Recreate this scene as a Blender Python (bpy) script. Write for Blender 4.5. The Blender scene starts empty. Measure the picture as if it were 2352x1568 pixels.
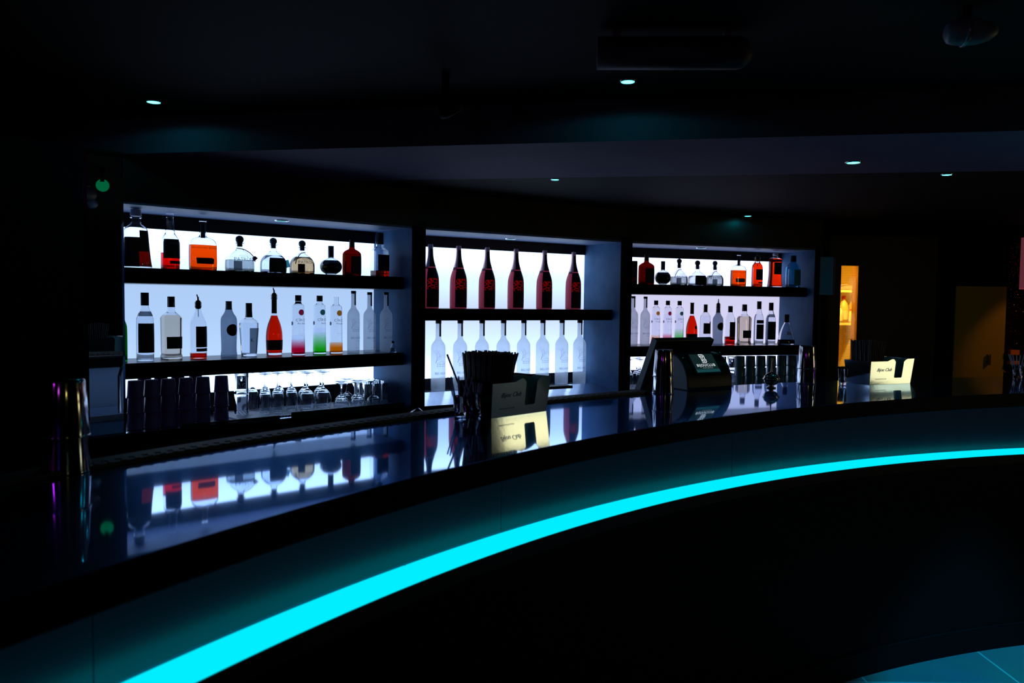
import bpy, math, random
from mathutils import Vector, Matrix
random.seed(7)
sc = bpy.context.scene
C = sc.collection
PI = math.pi
# ------------------------------------------------------------------ camera geometry (measured from the photograph)
F = 1837.28; PITCH = 0.049818; ROLL = 0.012494; EYE = 1.464
def ray(px, py):
    u2 = (px-1176.)/F; v2 = (py-784.)/F
    u = u2*math.cos(ROLL)+v2*math.sin(ROLL); v = -u2*math.sin(ROLL)+v2*math.cos(ROLL)
    return Vector((u, math.cos(PITCH)-v*math.sin(PITCH), -math.sin(PITCH)-v*math.cos(PITCH)))
def onz(px, py, z):
    d = ray(px, py); d = d*((z-EYE)/d.z); return Vector((d.x, d.y, z))
def zat(px, py, P):
    d = ray(px, py); t = math.hypot(P[0], P[1])/math.hypot(d.x, d.y); return EYE+d.z*t
def ony(px, py, P0, th):          # hit a vertical plane through P0 with direction th
    d = ray(px, py); n = (-math.sin(th), math.cos(th))
    t = (P0[0]*n[0]+P0[1]*n[1])/(d.x*n[0]+d.y*n[1]); return Vector((d.x*t, d.y*t, EYE+d.z*t))
Z_SOF, Z_P, Z_1T, Z_1B, Z_2T, Z_2B, Z_C, Z_MT, Z_MB, Z_TOP = 1.859, 1.792, 1.593, 1.524, 1.171, 1.101, .867, 1.418, 1.349, 1.100
Z_CEIL, Z_LOW = EYE+.75, EYE+.60
BAYS = [(-.5557, 4.4189, .7343), (.7050, 5.2461, .5689), (2.1762, 5.7876, .3305)]
WID = [1.60, 1.417, 1.468]; DEP = .40; REC = .082
def inbay(b, px, v, py=700.):
    X, Y, th = BAYS[b]; n = (-math.sin(th), math.cos(th))
    return ony(px, py, (X+n[0]*v, Y+n[1]*v), th)
def bayuv(b, P):
    X, Y, th = BAYS[b]; dx, dy = P[0]-X, P[1]-Y
    return dx*math.cos(th)+dy*math.sin(th), -dx*math.sin(th)+dy*math.cos(th)
ZC = [.876, .916, .876]                # level of each bay's counter behind its eased front lip
def oncounter(b, px, py, vmax=.34, up=0., vmin=.01):
    z = ZC[b]; P = onz(px, py, z+up); v = min(max(bayuv(b, P)[1], vmin), vmax)
    P = inbay(b, px, v, py); return Vector((P.x, P.y, z+up))
# ------------------------------------------------------------------ materials
def mat(name):
    m = bpy.data.materials.new(name); m.use_nodes = True
    nt = m.node_tree; nt.nodes.clear(); out = nt.nodes.new('ShaderNodeOutputMaterial'); return m, nt, out
def N(nt, t, **kw):
    n = nt.nodes.new(t)
    for k, v in kw.items():
        if k in n.inputs: n.inputs[k].default_value = v
        else: setattr(n, k, v)
    return n
def rgba(c): return (c[0], c[1], c[2], 1.)
def pbr(name, col, rough=.5, metal=0., spec=.5, noise=None, bump=0., ior=1.5, nscale=30., coat=0., emit=None):
    m, nt, out = mat(name)
    b = N(nt, 'ShaderNodeBsdfPrincipled'); b.inputs['Base Color'].default_value = rgba(col)
    b.inputs['Roughness'].default_value = rough; b.inputs['Metallic'].default_value = metal
    b.inputs['Specular IOR Level'].default_value = spec; b.inputs['IOR'].default_value = ior
    b.inputs['Coat Weight'].default_value = coat
    if noise or bump:
        tc = N(nt, 'ShaderNodeTexCoord'); nz = N(nt, 'ShaderNodeTexNoise', Scale=nscale, Detail=5.)
        nt.links.new(tc.outputs['Object'], nz.inputs['Vector'])
        if noise:
            mx = N(nt, 'ShaderNodeMix', data_type='RGBA'); mx.inputs[6].default_value = rgba(col); mx.inputs[7].default_value = rgba(noise)
            nt.links.new(nz.outputs['Fac'], mx.inputs[0]); nt.links.new(mx.outputs[2], b.inputs['Base Color'])
        if bump:
            bp = N(nt, 'ShaderNodeBump', Strength=bump, Distance=.002); nt.links.new(nz.outputs['Fac'], bp.inputs['Height'])
            nt.links.new(bp.outputs[0], b.inputs['Normal'])
    nt.links.new(b.outputs[0], out.inputs[0]); return m
def emis(name, col, s=1.):
    m, nt, out = mat(name); e = N(nt, 'ShaderNodeEmission', Color=rgba(col), Strength=s); nt.links.new(e.outputs[0], out.inputs[0]); return m
def glass(name, col=(.97, .98, 1.), ior=1.45, rough=0.):
    m, nt, out = mat(name); g = N(nt, 'ShaderNodeBsdfGlass', Color=rgba(col), IOR=ior, Roughness=rough); nt.links.new(g.outputs[0], out.inputs[0]); return m
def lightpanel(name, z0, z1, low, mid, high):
    # an acrylic light panel: falloff from its unbuilt tubes painted into the emission
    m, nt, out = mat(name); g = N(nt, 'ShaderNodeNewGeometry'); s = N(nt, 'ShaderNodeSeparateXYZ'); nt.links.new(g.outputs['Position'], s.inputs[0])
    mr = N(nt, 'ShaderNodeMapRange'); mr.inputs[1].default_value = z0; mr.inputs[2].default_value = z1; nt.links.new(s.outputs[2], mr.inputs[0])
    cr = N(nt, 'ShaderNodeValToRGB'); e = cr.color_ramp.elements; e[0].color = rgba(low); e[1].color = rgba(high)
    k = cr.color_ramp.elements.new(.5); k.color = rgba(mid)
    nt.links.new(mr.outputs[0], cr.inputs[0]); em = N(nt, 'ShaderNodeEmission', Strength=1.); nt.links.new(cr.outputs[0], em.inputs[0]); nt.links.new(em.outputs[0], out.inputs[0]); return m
def frost(name, col, t=.45, tl=.4):
    m, nt, out = mat(name); a = N(nt, 'ShaderNodeBsdfTransparent', Color=rgba(col)); b = N(nt, 'ShaderNodeBsdfTranslucent', Color=rgba(col))
    d = N(nt, 'ShaderNodeBsdfPrincipled'); d.inputs['Base Color'].default_value = rgba(col); d.inputs['Roughness'].default_value = .35
    m1 = N(nt, 'ShaderNodeMixShader', Fac=tl); m2 = N(nt, 'ShaderNodeMixShader', Fac=1-t-tl if 1-t-tl > 0 else .1)
    nt.links.new(a.outputs[0], m1.inputs[1]); nt.links.new(b.outputs[0], m1.inputs[2]); nt.links.new(m1.outputs[0], m2.inputs[1]); nt.links.new(d.outputs[0], m2.inputs[2])
    nt.links.new(m2.outputs[0], out.inputs[0]); return m
M = {}
M['black'] = pbr('black_wood', (.006, .006, .007), .5, spec=.25, noise=(.010, .009, .010), nscale=12)
M['blackgloss'] = pbr('black_gloss', (.006, .006, .008), .28, spec=.4)
M['wall'] = pbr('dark_wall_paint', (.008, .007, .009), .8, spec=.1)
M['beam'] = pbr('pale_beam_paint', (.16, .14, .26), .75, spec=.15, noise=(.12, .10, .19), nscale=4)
M['ceil'] = pbr('black_ceiling_paint', (.012, .010, .014), .75, spec=.15)
M['steel_wall'] = pbr('brushed_blue_grey_panel', (.095, .20, .37), .42, spec=.05, noise=(.035, .09, .20), nscale=9, bump=.12)
M['soffit'] = pbr('pale_soffit', (.19, .26, .44), .5, spec=.2, noise=(.11, .16, .30), nscale=14)
M['shelf'] = pbr('dark_shelf_laminate', (.008, .008, .011), .30, spec=.45)
M['counter'] = pbr('grey_steel_counter', (.58, .66, .80), .20, metal=1., noise=(.42, .50, .64), nscale=25, bump=.03)
M['bartop'] = pbr('polished_dark_bar_top', (.003, .004, .010), .035, spec=.5, ior=1.8, noise=(.005, .010, .026), nscale=160)
def bartop2():
    m = M['bartop']; nt = m.node_tree; out = [n for n in nt.nodes if n.type == 'OUTPUT_MATERIAL'][0]; b = [n for n in nt.nodes if n.type == 'BSDF_PRINCIPLED'][0]; b.inputs['Specular IOR Level'].default_value = 0.
    g = N(nt, 'ShaderNodeBsdfGlossy', Color=(.62, .76, 1., 1), Roughness=.035); g2 = N(nt, 'ShaderNodeBsdfGlossy', Color=(.12, .42, 1., 1), Roughness=.26)
    f = N(nt, 'ShaderNodeFresnel', IOR=1.85); m1 = N(nt, 'ShaderNodeMixShader', Fac=.20); m2 = N(nt, 'ShaderNodeMixShader')
    nt.links.new(g.outputs[0], m1.inputs[1]); nt.links.new(g2.outputs[0], m1.inputs[2]); nt.links.new(f.outputs[0], m2.inputs[0]); nt.links.new(b.outputs[0], m2.inputs[1]); nt.links.new(m1.outputs[0], m2.inputs[2]); nt.links.new(m2.outputs[0], out.inputs[0])
bartop2()
M['edge'] = pbr('matt_black_edge', (.0032, .003, .0036), .7, spec=.08)
M['apron'] = pbr('blue_grey_apron_tile', (.005, .022, .050), .28, spec=.6, noise=(.004, .017, .038), nscale=7)
M['led'] = emis('cyan_light_ledge', (0., .84, 1.), 1.02)
M['chrome'] = pbr('polished_steel', (.72, .72, .74), .10, metal=1.)
M['tin'] = pbr('shaker_steel', (.62, .62, .66), .09, metal=1.)
M['rubber'] = pbr('black_rubber', (.008, .008, .009), .55, spec=.3)
M['blackplastic'] = pbr('black_plastic', (.006, .006, .008), .35, spec=.35)
M['cup'] = pbr('dark_plum_plastic', (.20, .10, .28), .4, spec=.3)
M['cup2'] = pbr('dark_teal_steel', (.12, .20, .23), .35, metal=.3)
M['glass'] = glass('clear_glass')
M['bluesmoke'] = glass('smoky_blue_glass', (.06, .16, .26), 1.45)
M['glassware'] = glass('glassware_glass', (.96, .98, 1.), 1.47)
M['frost'] = frost('frosted_glass', (.90, .94, 1.0), .45, .40)
M['frostgrey'] = frost('grey_frosted_glass', (.60, .68, .80), .35, .45)
M['redglass'] = frost('dark_rose_glass', (.66, .20, .27), .40, .30)
M['amberdark'] = glass('dark_red_brown_glass', (.50, .06, .02), 1.4)
M['blackglass'] = pbr('black_glass', (.004, .005, .008), .06, spec=.6)
M['greenglass'] = glass('green_glass', (.05, .5, .12), 1.45)
M['bluegin'] = glass('pale_blue_glass', (.55, .82, .90), 1.45)
M['pinkfoil'] = pbr('rose_foil', (.80, .46, .52), .4, metal=.45, bump=.4, nscale=90)
def liq(n, c, i=1.34): M[n] = glass('liquid_'+n, c, i)
liq('lred', (.85, .035, .012)); liq('lorange', (.98, .22, .008)); liq('ltan', (.80, .62, .42)); liq('lcream', (.90, .82, .72)); liq('lclear', (.95, .97, 1.))
liq('lgrey', (.62, .64, .62)); liq('lbrown', (.30, .03, .015)); liq('lamber', (.93, .13, .006)); liq('lorangered', (.95, .09, .01)); liq('ldark', (.02, .03, .05))
def gradliq(n, c, z0, z1):
    m, nt, out = mat('liquid_'+n); tc = N(nt, 'ShaderNodeTexCoord'); s = N(nt, 'ShaderNodeSeparateXYZ'); nt.links.new(tc.outputs['Object'], s.inputs[0])
    mr = N(nt, 'ShaderNodeMapRange'); mr.inputs[1].default_value = z0; mr.inputs[2].default_value = z1; nt.links.new(s.outputs[2], mr.inputs[0])
    mx = N(nt, 'ShaderNodeMix', data_type='RGBA'); mx.inputs[6].default_value = rgba(c); mx.inputs[7].default_value = (.95, .96, 1., 1)
    g = N(nt, 'ShaderNodeBsdfTransparent'); nt.links.new(mr.outputs[0], mx.inputs[0]); nt.links.new(mx.outputs[2], g.inputs[0]); nt.links.new(g.outputs[0], out.inputs[0]); M[n] = m
gradliq('gred', (.80, .012, .14), .03, .085); gradliq('ggreen', (.10, .70, .08), .025, .12); gradliq('gorange', (.98, .38, .01), .03, .075)
def lab(n, c, r=.55): M[n] = pbr('label_'+n, c, r, spec=.25)
lab('kdark', (.006, .006, .008)); lab('kbrown', (.02, .008, .008)); lab('kplum', (.035, .008, .014)); lab('kgreen', (.006, .02, .012)); lab('kgrey', (.05, .06, .08)); lab('kred', (.30, .008, .03))
lab('korange', (.55, .16, .01)); lab('kteal', (.02, .22, .26)); lab('kwhite', (.55, .58, .62)); lab('kink', (.07, .09, .13)); lab('kdotred', (.20, .008, .02)); lab('kdotgreen', (.008, .03, .03)); lab('kgold', (.30, .20, .03)); lab('kmaroon', (.05, .004, .012))
lab('ktealball', (.006, .06, .07), .25); lab('kblackcap', (.008, .009, .012), .3); lab('kpalecap', (.55, .6, .72), .35); lab('kcork', (.10, .03, .01))
for k_, c_ in (('kdotred', (.55, .02, .07)), ('kdotgreen', (.04, .16, .14)), ('korange', (.80, .26, .02)), ('kgrey', (.30, .34, .40)), ('kink', (.22, .27, .38))): M[k_] = frost('print_'+k_, c_, .25, .55)
M['strawb'] = pbr('black_straw', (.006, .005, .007), .35); M['strawc'] = frost('clear_straw', (.75, .82, .92), .5, .2)
M['napkin'] = pbr('teal_napkin', (.10, .22, .24), .9)
def linecut(name):            # dark label with an irregular see-through star pattern
    m, nt, out = mat(name); tc = N(nt, 'ShaderNodeTexCoord'); mp = N(nt, 'ShaderNodeMapping'); mp.inputs['Scale'].default_value = (38, 38, 62)
    v = N(nt, 'ShaderNodeTexVoronoi', feature='DISTANCE_TO_EDGE'); v.inputs['Scale'].default_value = 1.; nt.links.new(tc.outputs['Object'], mp.inputs[0]); nt.links.new(mp.outputs[0], v.inputs['Vector'])
    lt = N(nt, 'ShaderNodeMath', operation='LESS_THAN'); lt.inputs[1].default_value = .085; nt.links.new(v.outputs['Distance'], lt.inputs[0])
    a = N(nt, 'ShaderNodeBsdfTranslucent', Color=(1, .06, .02, 1)); t = N(nt, 'ShaderNodeBsdfTransparent', Color=(1., .10, .05, 1)); ad = N(nt, 'ShaderNodeMixShader', Fac=.35)
    b = N(nt, 'ShaderNodeBsdfPrincipled'); b.inputs['Base Color'].default_value = (.03, .005, .008, 1); mx = N(nt, 'ShaderNodeMixShader')
    nt.links.new(t.outputs[0], ad.inputs[1]); nt.links.new(a.outputs[0], ad.inputs[2]); nt.links.new(lt.outputs[0], mx.inputs[0]); nt.links.new(b.outputs[0], mx.inputs[1]); nt.links.new(ad.outputs[0], mx.inputs[2]); nt.links.new(mx.outputs[0], out.inputs[0]); return m
M['starlabel'] = linecut('star_cut_label')
# ------------------------------------------------------------------ mesh building
class MB:
    def __init__(s): s.v = []; s.f = []; s.smooth = []
    def add(s, vs, fs, sm=False):
        o = len(s.v); s.v += [tuple(p) for p in vs]; s.f += [tuple(i+o for i in f) for f in fs]; s.smooth += [sm]*len(fs)
    def box(s, x0, x1, y0, y1, z0, z1, mtx=None):
        vs = [Vector((x, y, z)) for z in (z0, z1) for y in (y0, y1) for x in (x0, x1)]
        if mtx: vs = [mtx @ p for p in vs]
        s.add(vs, [(0, 2, 3, 1), (4, 5, 7, 6), (0, 1, 5, 4), (2, 6, 7, 3), (0, 4, 6, 2), (1, 3, 7, 5)]); return s
    def lathe(s, prof, seg=32, sx=1., sy=1., n=2., mtx=None, closed=False):
        # prof: (r, z); superellipse section of exponent n
        rings = []; vs = []; fs = []
        for r, z in prof:
            if r < 1e-6: rings.append([len(vs)]); vs.append(Vector((0, 0, z)))
            else:
                R = []
                for k in range(seg):
                    a = 2*PI*k/seg; c, q = math.cos(a), math.sin(a)
                    R.append(len(vs)); vs.append(Vector((sx*r*math.copysign(abs(c)**(2/n), c), sy*r*math.copysign(abs(q)**(2/n), q), z)))
                rings.append(R)
        pr = list(zip(rings, rings[1:]))
        if closed: pr.append((rings[-1], rings[0]))
        for A, B in pr:
            if len(A) == 1 and len(B) == 1: continue
            for k in range(seg):
                k2 = (k+1) % seg
                if len(A) == 1: fs.append((A[0], B[k2], B[k]))
                elif len(B) == 1: fs.append((A[k], A[k2], B[0]))
                else: fs.append((A[k], A[k2], B[k2], B[k]))
        if mtx: vs = [mtx @ p for p in vs]
        s.add(vs, fs, True); return s
    def tube(s, pts, r, seg=8, cap=True):
        pts = [Vector(p) for p in pts]; rr = r if isinstance(r, (list, tuple)) else [r]*len(pts); vs = []; fs = []; up = None
        for i, p in enumerate(pts):
            t = (pts[min(i+1, len(pts)-1)]-pts[max(i-1, 0)]).normalized()
            if up is None: up = t.orthogonal().normalized()
            up = (up-t*up.dot(t)).normalized(); w = t.cross(up)
            for k in range(seg):
                a = 2*PI*k/seg; vs.append(p+rr[i]*(math.cos(a)*up+math.sin(a)*w))
        for i in range(len(pts)-1):
            for k in range(seg): fs.append((i*seg+k, i*seg+(k+1) % seg, (i+1)*seg+(k+1) % seg, (i+1)*seg+k))
        s.add(vs, fs, True)
        if cap: s.add([vs[k] for k in range(seg)], [tuple(range(seg))[::-1]]); s.add([vs[-seg+k] for k in range(seg)], [tuple(range(seg))])
        return s
    def prism(s, poly, z0, z1, mtx=None):          # polygon in xy extruded in z (ccw)
        n = len(poly); vs = [Vector((x, y, z0)) for x, y in poly]+[Vector((x, y, z1)) for x, y in poly]
        if mtx: vs = [mtx @ p for p in vs]
        s.add(vs, [tuple(range(n))[::-1], tuple(range(n, 2*n))]+[(i, (i+1) % n, n+(i+1) % n, n+i) for i in range(n)]); return s
    def build(s, name, m, parent=None, bevel=0., loc=None, rz=0.):
        me = bpy.data.meshes.new(name); me.from_pydata(s.v, [], s.f); me.polygons.foreach_set('use_smooth', s.smooth); me.update()
        ms = m if isinstance(m, (list, tuple)) else [m]
        for x in ms: me.materials.append(x)
        o = bpy.data.objects.new(name, me); C.objects.link(o)
        if parent: o.parent = parent
        if loc is not None: o.location = loc
        o.rotation_euler.z = rz
        if bevel: b = o.modifiers.new('Bevel', 'BEVEL'); b.width = bevel; b.segments = 2; b.limit_method = 'ANGLE'
        return o
def box(name, m, x0, x1, y0, y1, z0, z1, parent=None, bevel=0.): return MB().box(x0, x1, y0, y1, z0, z1).build(name, m, parent, bevel)
def tag(o, label, cat, group=None, kind=None):
    if label: o['label'] = label
    if cat: o['category'] = cat
    if group: o['group'] = group
    if kind: o['kind'] = kind
    return o
def thing(name, label, cat, loc, rz=0., group=None):
    o = bpy.data.objects.new(name, None); C.objects.link(o); o.location = loc; o.rotation_euler = (0, 0, rz); o.empty_display_size = .05
    return tag(o, label, cat, group)
def struct(o): o['kind'] = 'structure'; return o
def dup(root, loc, rz, label, group=None):
    r = root.copy(); C.objects.link(r); r.location = loc; r.rotation_euler = (0, 0, rz); r['label'] = label
    if group: r['group'] = group
    for ch in list(root.children):
        c = ch.copy(); C.objects.link(c); c.parent = r
        for g in list(ch.children):
            d = g.copy(); C.objects.link(d); d.parent = c
    return r
def text_mesh(s, size, align='CENTER', shear=0., bold=0., space=1.):
    cu = bpy.data.curves.new('txt', 'FONT'); cu.body = s; cu.size = size; cu.align_x = align; cu.align_y = 'CENTER'; cu.shear = shear; cu.offset = bold; cu.space_character = space; cu.resolution_u = 3
    o = bpy.data.objects.new('txt', cu); C.objects.link(o); dg = bpy.context.evaluated_depsgraph_get(); dg.update()
    me = bpy.data.meshes.new_from_object(o.evaluated_get(dg)); bpy.data.objects.remove(o)
    vs = [tuple(v.co) for v in me.vertices]; fs = [tuple(p.vertices) for p in me.polygons]; bpy.data.meshes.remove(me); return vs, fs
ORD = ['first', 'second', 'third', 'fourth', 'fifth', 'sixth', 'seventh', 'eighth', 'ninth', 'tenth', 'eleventh', 'twelfth']
# ------------------------------------------------------------------ camera
cd = bpy.data.cameras.new('camera'); cam = bpy.data.objects.new('camera', cd); C.objects.link(cam); sc.camera = cam
cd.sensor_width = 36.; cd.lens = 36*F/2352; cd.clip_start = .02
R0 = Vector((1, 0, 0)); D0 = Vector((0, -math.sin(PITCH), -math.cos(PITCH))); Fw = Vector((0, math.cos(PITCH), -math.sin(PITCH)))
Rr = R0*math.cos(ROLL)-D0*math.sin(ROLL); Dd = R0*math.sin(ROLL)+D0*math.cos(ROLL)
mw = Matrix((( Rr.x, -Dd.x, -Fw.x, 0), (Rr.y, -Dd.y, -Fw.y, 0), (Rr.z, -Dd.z, -Fw.z, EYE), (0, 0, 0, 1)))
cam.matrix_world = mw
cd.dof.use_dof = True; cd.dof.focus_distance = 4.3; cd.dof.aperture_fstop = 4.5
# ------------------------------------------------------------------ room shell
def quad(name, m, pts, parent=None): b = MB(); b.add(pts, [(0, 1, 2, 3)]); return b.build(name, m, parent)
XL, XR, YF, YB = -3.6, 4.7, -2.6, 8.2
def tiles():
    m, nt, out = mat('floor_tiles'); tc = N(nt, 'ShaderNodeTexCoord'); mp = N(nt, 'ShaderNodeMapping'); mp.inputs['Location'].default_value = (-.2, -.05, 0)
    br = N(nt, 'ShaderNodeTexBrick', offset=0., squash=1.); br.inputs['Color1'].default_value = (.14, .17, .19, 1); br.inputs['Color2'].default_value = (.17, .19, .21, 1); br.inputs['Mortar'].default_value = (.5, .55, .58, 1)
    br.inputs['Scale'].default_value = 1.; br.inputs['Mortar Size'].default_value = .004; br.inputs['Brick Width'].default_value = .6; br.inputs['Row Height'].default_value = .6
    b = N(nt, 'ShaderNodeBsdfPrincipled'); b.inputs['Roughness'].default_value = .4
    nz = N(nt, 'ShaderNodeTexNoise', Scale=3., Detail=4.); mx = N(nt, 'ShaderNodeMix', data_type='RGBA', blend_type='MULTIPLY'); mx.inputs[0].default_value = .5
    nt.links.new(tc.outputs['Object'], mp.inputs[0]); nt.links.new(mp.outputs[0], br.inputs['Vector']); nt.links.new(tc.outputs['Object'], nz.inputs['Vector']); nt.links.new(br.outputs['Color'], mx.inputs[6]); nt.links.new(nz.outputs['Color'], mx.inputs[7])
    nt.links.new(mx.outputs[2], b.inputs['Base Color']); nt.links.new(b.outputs[0], out.inputs[0]); return m
struct(box('floor', tiles(), XL, XR, YF, YB, -.1, 0))
def bul(x): return 3.279-.194*(x+1.027)      # lower front edge of the bulkhead
def bul2(x): return 4.003-.177*(x+.390)
cb = MB(); cb.add([(XL, YF, Z_CEIL), (XR, YF, Z_CEIL), (XR, bul(XR), Z_CEIL), (XL, bul(XL), Z_CEIL)], [(3, 2, 1, 0)])
cb.box(XL, XR, YF, YB, Z_CEIL+.001, Z_CEIL+.08)
cb.add([(XL, bul2(XL), Z_LOW+.006), (XR, bul2(XR), Z_LOW+.006), (XR, YB, Z_LOW+.006), (XL, YB, Z_LOW+.006)], [(3, 2, 1, 0)])
struct(cb.build('ceiling', M['ceil']))
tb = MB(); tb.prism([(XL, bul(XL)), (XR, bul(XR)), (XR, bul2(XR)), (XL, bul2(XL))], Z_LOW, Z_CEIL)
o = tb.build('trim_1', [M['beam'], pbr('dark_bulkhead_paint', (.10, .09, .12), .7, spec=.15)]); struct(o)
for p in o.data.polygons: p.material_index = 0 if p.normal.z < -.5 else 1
struct(box('wall_front', M['wall'], XL, XR, YF-.1, YF, 0, Z_CEIL))
struct(box('wall_left', M['wall'], XL-.1, XL, YF, YB, 0, Z_CEIL))
struct(box('wall_right', M['wall'], XR, XR+.1, YF, YB, 0, Z_CEIL))
# mirrored pillar at the left end of the back bar
MTH = .823; MR = Vector((-1.6245, 3.36)); md = Vector((math.cos(MTH), math.sin(MTH))); mn = Vector((math.sin(MTH), -math.cos(MTH)))
pl = thing('mirrored_pillar', 'narrow black pillar faced with a tall bevelled mirror, left of the backlit shelves', 'pillar', (MR.x, MR.y, 0), MTH)
MB().box(-.60, 0, .008, .12, 0, Z_LOW).build('column', M['wall'], pl)
mir = pbr('mirror_glass', (.85, .92, .96), .015, metal=1.)
b = MB(); w = .158; bv = .012
b.add([(-w, .008, .88), (0, .008, .88), (0, .008, Z_LOW-.01), (-w, .008, Z_LOW-.01), (-w+bv, 0, .88+bv), (-bv, 0, .88+bv), (-bv, 0, Z_LOW-.01-bv), (-w+bv, 0, Z_LOW-.01-bv)], [(4, 5, 6, 7), (0, 1, 5, 4), (1, 2, 6, 5), (2, 3, 7, 6), (3, 0, 4, 7)])
b.build('mirror', mir, pl)
# ------------------------------------------------------------------ the three back-bar bays
TINT = [(.80, .93, 1.0), (.90, .95, 1.0), (.93, .93, 1.0)]
NAMEB = ['left', 'middle', 'right']
WALLTH = .045; LSTR = .983
units = []
for b in range(3):
    X, Y, th = BAYS[b]; W = WID[b]; t = TINT[b]
    u = thing('back_bar_unit', ['black back bar bay with two bottle shelves and glass counter, left of the three', 'black back bar bay holding red magnums over frosted bottles, middle of the three', 'black back bar bay behind the till, right of the three'][b], 'shelving', (X, Y, 0), th, 'backlit bar bays'); units.append(u)
    sp = [(0, WALLTH), (-W-WALLTH, -W)]
    for x0, x1 in sp:
        box('side_panel', M['steel_wall'], x0, x1, .003, DEP, Z_C, 1.90, u)
        box('stile', M['edge'], x0, x1, -.003, .003, 0, 1.90, u)
    box('top_board', M['soffit'], -W, 0, .003, DEP, Z_SOF, 1.90, u)
    box('light_cover', M['black'], -W, 0, DEP-.022, DEP, Z_P, Z_SOF, u)
    box('fascia', M['black'], -W-WALLTH, WALLTH, -.003, .03, Z_SOF+.012, Z_LOW+.006, u)
    ct = MB(); zs0, zs1, lp = Z_C+.002, ZC[b], (.03, .24, .03)[b]
    ct.add([(x, y, z) for x in (-W, 0) for y, z in ((0, Z_C-.04), (0, zs0), (lp*.4, zs0+(zs1-zs0)*(.42 if b == 1 else .75)), (lp, zs1), (DEP, zs1), (DEP, Z_C-.04))], [(0, 1, 2, 3, 4, 5), (11, 10, 9, 8, 7, 6), (0, 6, 7, 1), (1, 7, 8, 2), (2, 8, 9, 3), (3, 9, 10, 4), (4, 10, 11, 5), (5, 11, 6, 0)])
    co_ = ct.build('counter_top', [M['counter'], M['edge']], u); co_.data.polygons[2].material_index = 1
    if b != 1: co_.data.polygons[3].material_index = 1
    box('base_cabinet', M['black'], -W-WALLTH, WALLTH, .012, DEP, 0, Z_C-.04, u)
    box('lower_strip', M['black'], -W, 0, DEP-.022, DEP, Z_C, LSTR, u)
    box('back_board', M['black'], -W-WALLTH, WALLTH, DEP+.006, DEP+.02, 0, Z_LOW, u)
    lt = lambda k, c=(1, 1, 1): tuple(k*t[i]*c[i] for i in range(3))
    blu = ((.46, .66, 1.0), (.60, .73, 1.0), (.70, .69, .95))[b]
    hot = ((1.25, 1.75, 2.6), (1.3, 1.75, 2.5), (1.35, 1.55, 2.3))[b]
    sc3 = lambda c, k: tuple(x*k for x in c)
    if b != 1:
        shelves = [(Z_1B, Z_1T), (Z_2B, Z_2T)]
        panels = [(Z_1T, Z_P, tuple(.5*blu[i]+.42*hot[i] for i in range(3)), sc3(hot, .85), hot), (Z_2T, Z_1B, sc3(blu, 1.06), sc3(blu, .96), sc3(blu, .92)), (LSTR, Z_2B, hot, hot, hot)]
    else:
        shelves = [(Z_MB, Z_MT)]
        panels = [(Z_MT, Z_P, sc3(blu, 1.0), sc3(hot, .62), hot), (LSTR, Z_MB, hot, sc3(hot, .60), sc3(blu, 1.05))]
    for z0, z1 in shelves: sh_ = box('shelf', [M['shelf'], M['edge']], -W, 0, REC, DEP-.012, z0, z1, u); sh_.data.polygons[2].material_index = 1
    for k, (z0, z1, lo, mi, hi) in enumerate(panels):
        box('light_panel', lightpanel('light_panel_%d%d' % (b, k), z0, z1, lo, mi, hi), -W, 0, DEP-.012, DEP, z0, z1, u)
    sb = MB()
    for z in (1.83, 1.30, 1.0): sb.lathe([(0, -.0016), (.004, -.0016), (.0045, 0)], 8, mtx=Matrix.Translation((-.001, .03, z)) @ Matrix.Rotation(-PI/2, 4, 'Y'))
    sb.build('screw', M['kblackcap'], u)
# ------------------------------------------------------------------ recessed ceiling lights
dl_em = emis('downlight_lamp', (.06, .93, 1.), 9.)
dl_soft = emis('cabinet_downlight', (.10, .60, .66), .8)
def downlight(px, py, z, r, label, lit=True, grp='cyan ceiling downlights', P=None):
    P = P or onz(px, py, z)
    o = thing('recessed_downlight', label, 'light', (P.x, P.y, z), 0, grp)
    MB().lathe([(r*.86, .0), (r*.86, -.004), (r, -.005), (r*1.12, -.002), (r*1.12, 0)], 28).build('trim_ring', M['chrome'], o)
    MB().lathe([(0, -.0045), (r*.84, -.0035), (r*.85, 0)], 28).build('lamp', dl_em if lit else dl_soft, o)
    if lit:
        l = bpy.data.lights.new('lamp_beam', 'SPOT'); l.energy = .30; l.color = (.0, .75, 1.); l.spot_size = math.radians(172); l.spot_blend = .15; l.shadow_soft_size = .012
        lo = bpy.data.objects.new('lamp_beam', l); C.objects.link(lo); lo.parent = o; lo.location = (0, 0, -.022)
    return o
downlight(353, 233, Z_CEIL, .028, 'glowing cyan recessed downlight above the left bay, leftmost on the front ceiling')
downlight(1442, 186, Z_CEIL, .026, 'glowing cyan recessed downlight in the front ceiling under the round duct')
downlight(1960, 372, Z_LOW, .030, 'glowing cyan recessed downlight set in the pale beam above the lit doorway')
downlight(1275, 411, Z_LOW+.006, .021, 'small cyan downlight at the far edge of the pale beam above the middle bay')
downlight(2175, 400, Z_LOW+.006, .023, 'small cyan downlight at the beam edge, rightmost in the picture')
downlight(1713, 500, Z_LOW+.006, .026, 'small cyan downlight tight above the right bay', P=Vector((1.60, 5.50, 0)))
for b, px, py in ((0, 647, 506), (1, 1172, 548), (2, 1610, 569)):
    downlight(px, py, Z_SOF, .034, 'dim recessed light under the top board of the %s bay' % NAMEB[b], False, 'cabinet downlights')
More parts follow.
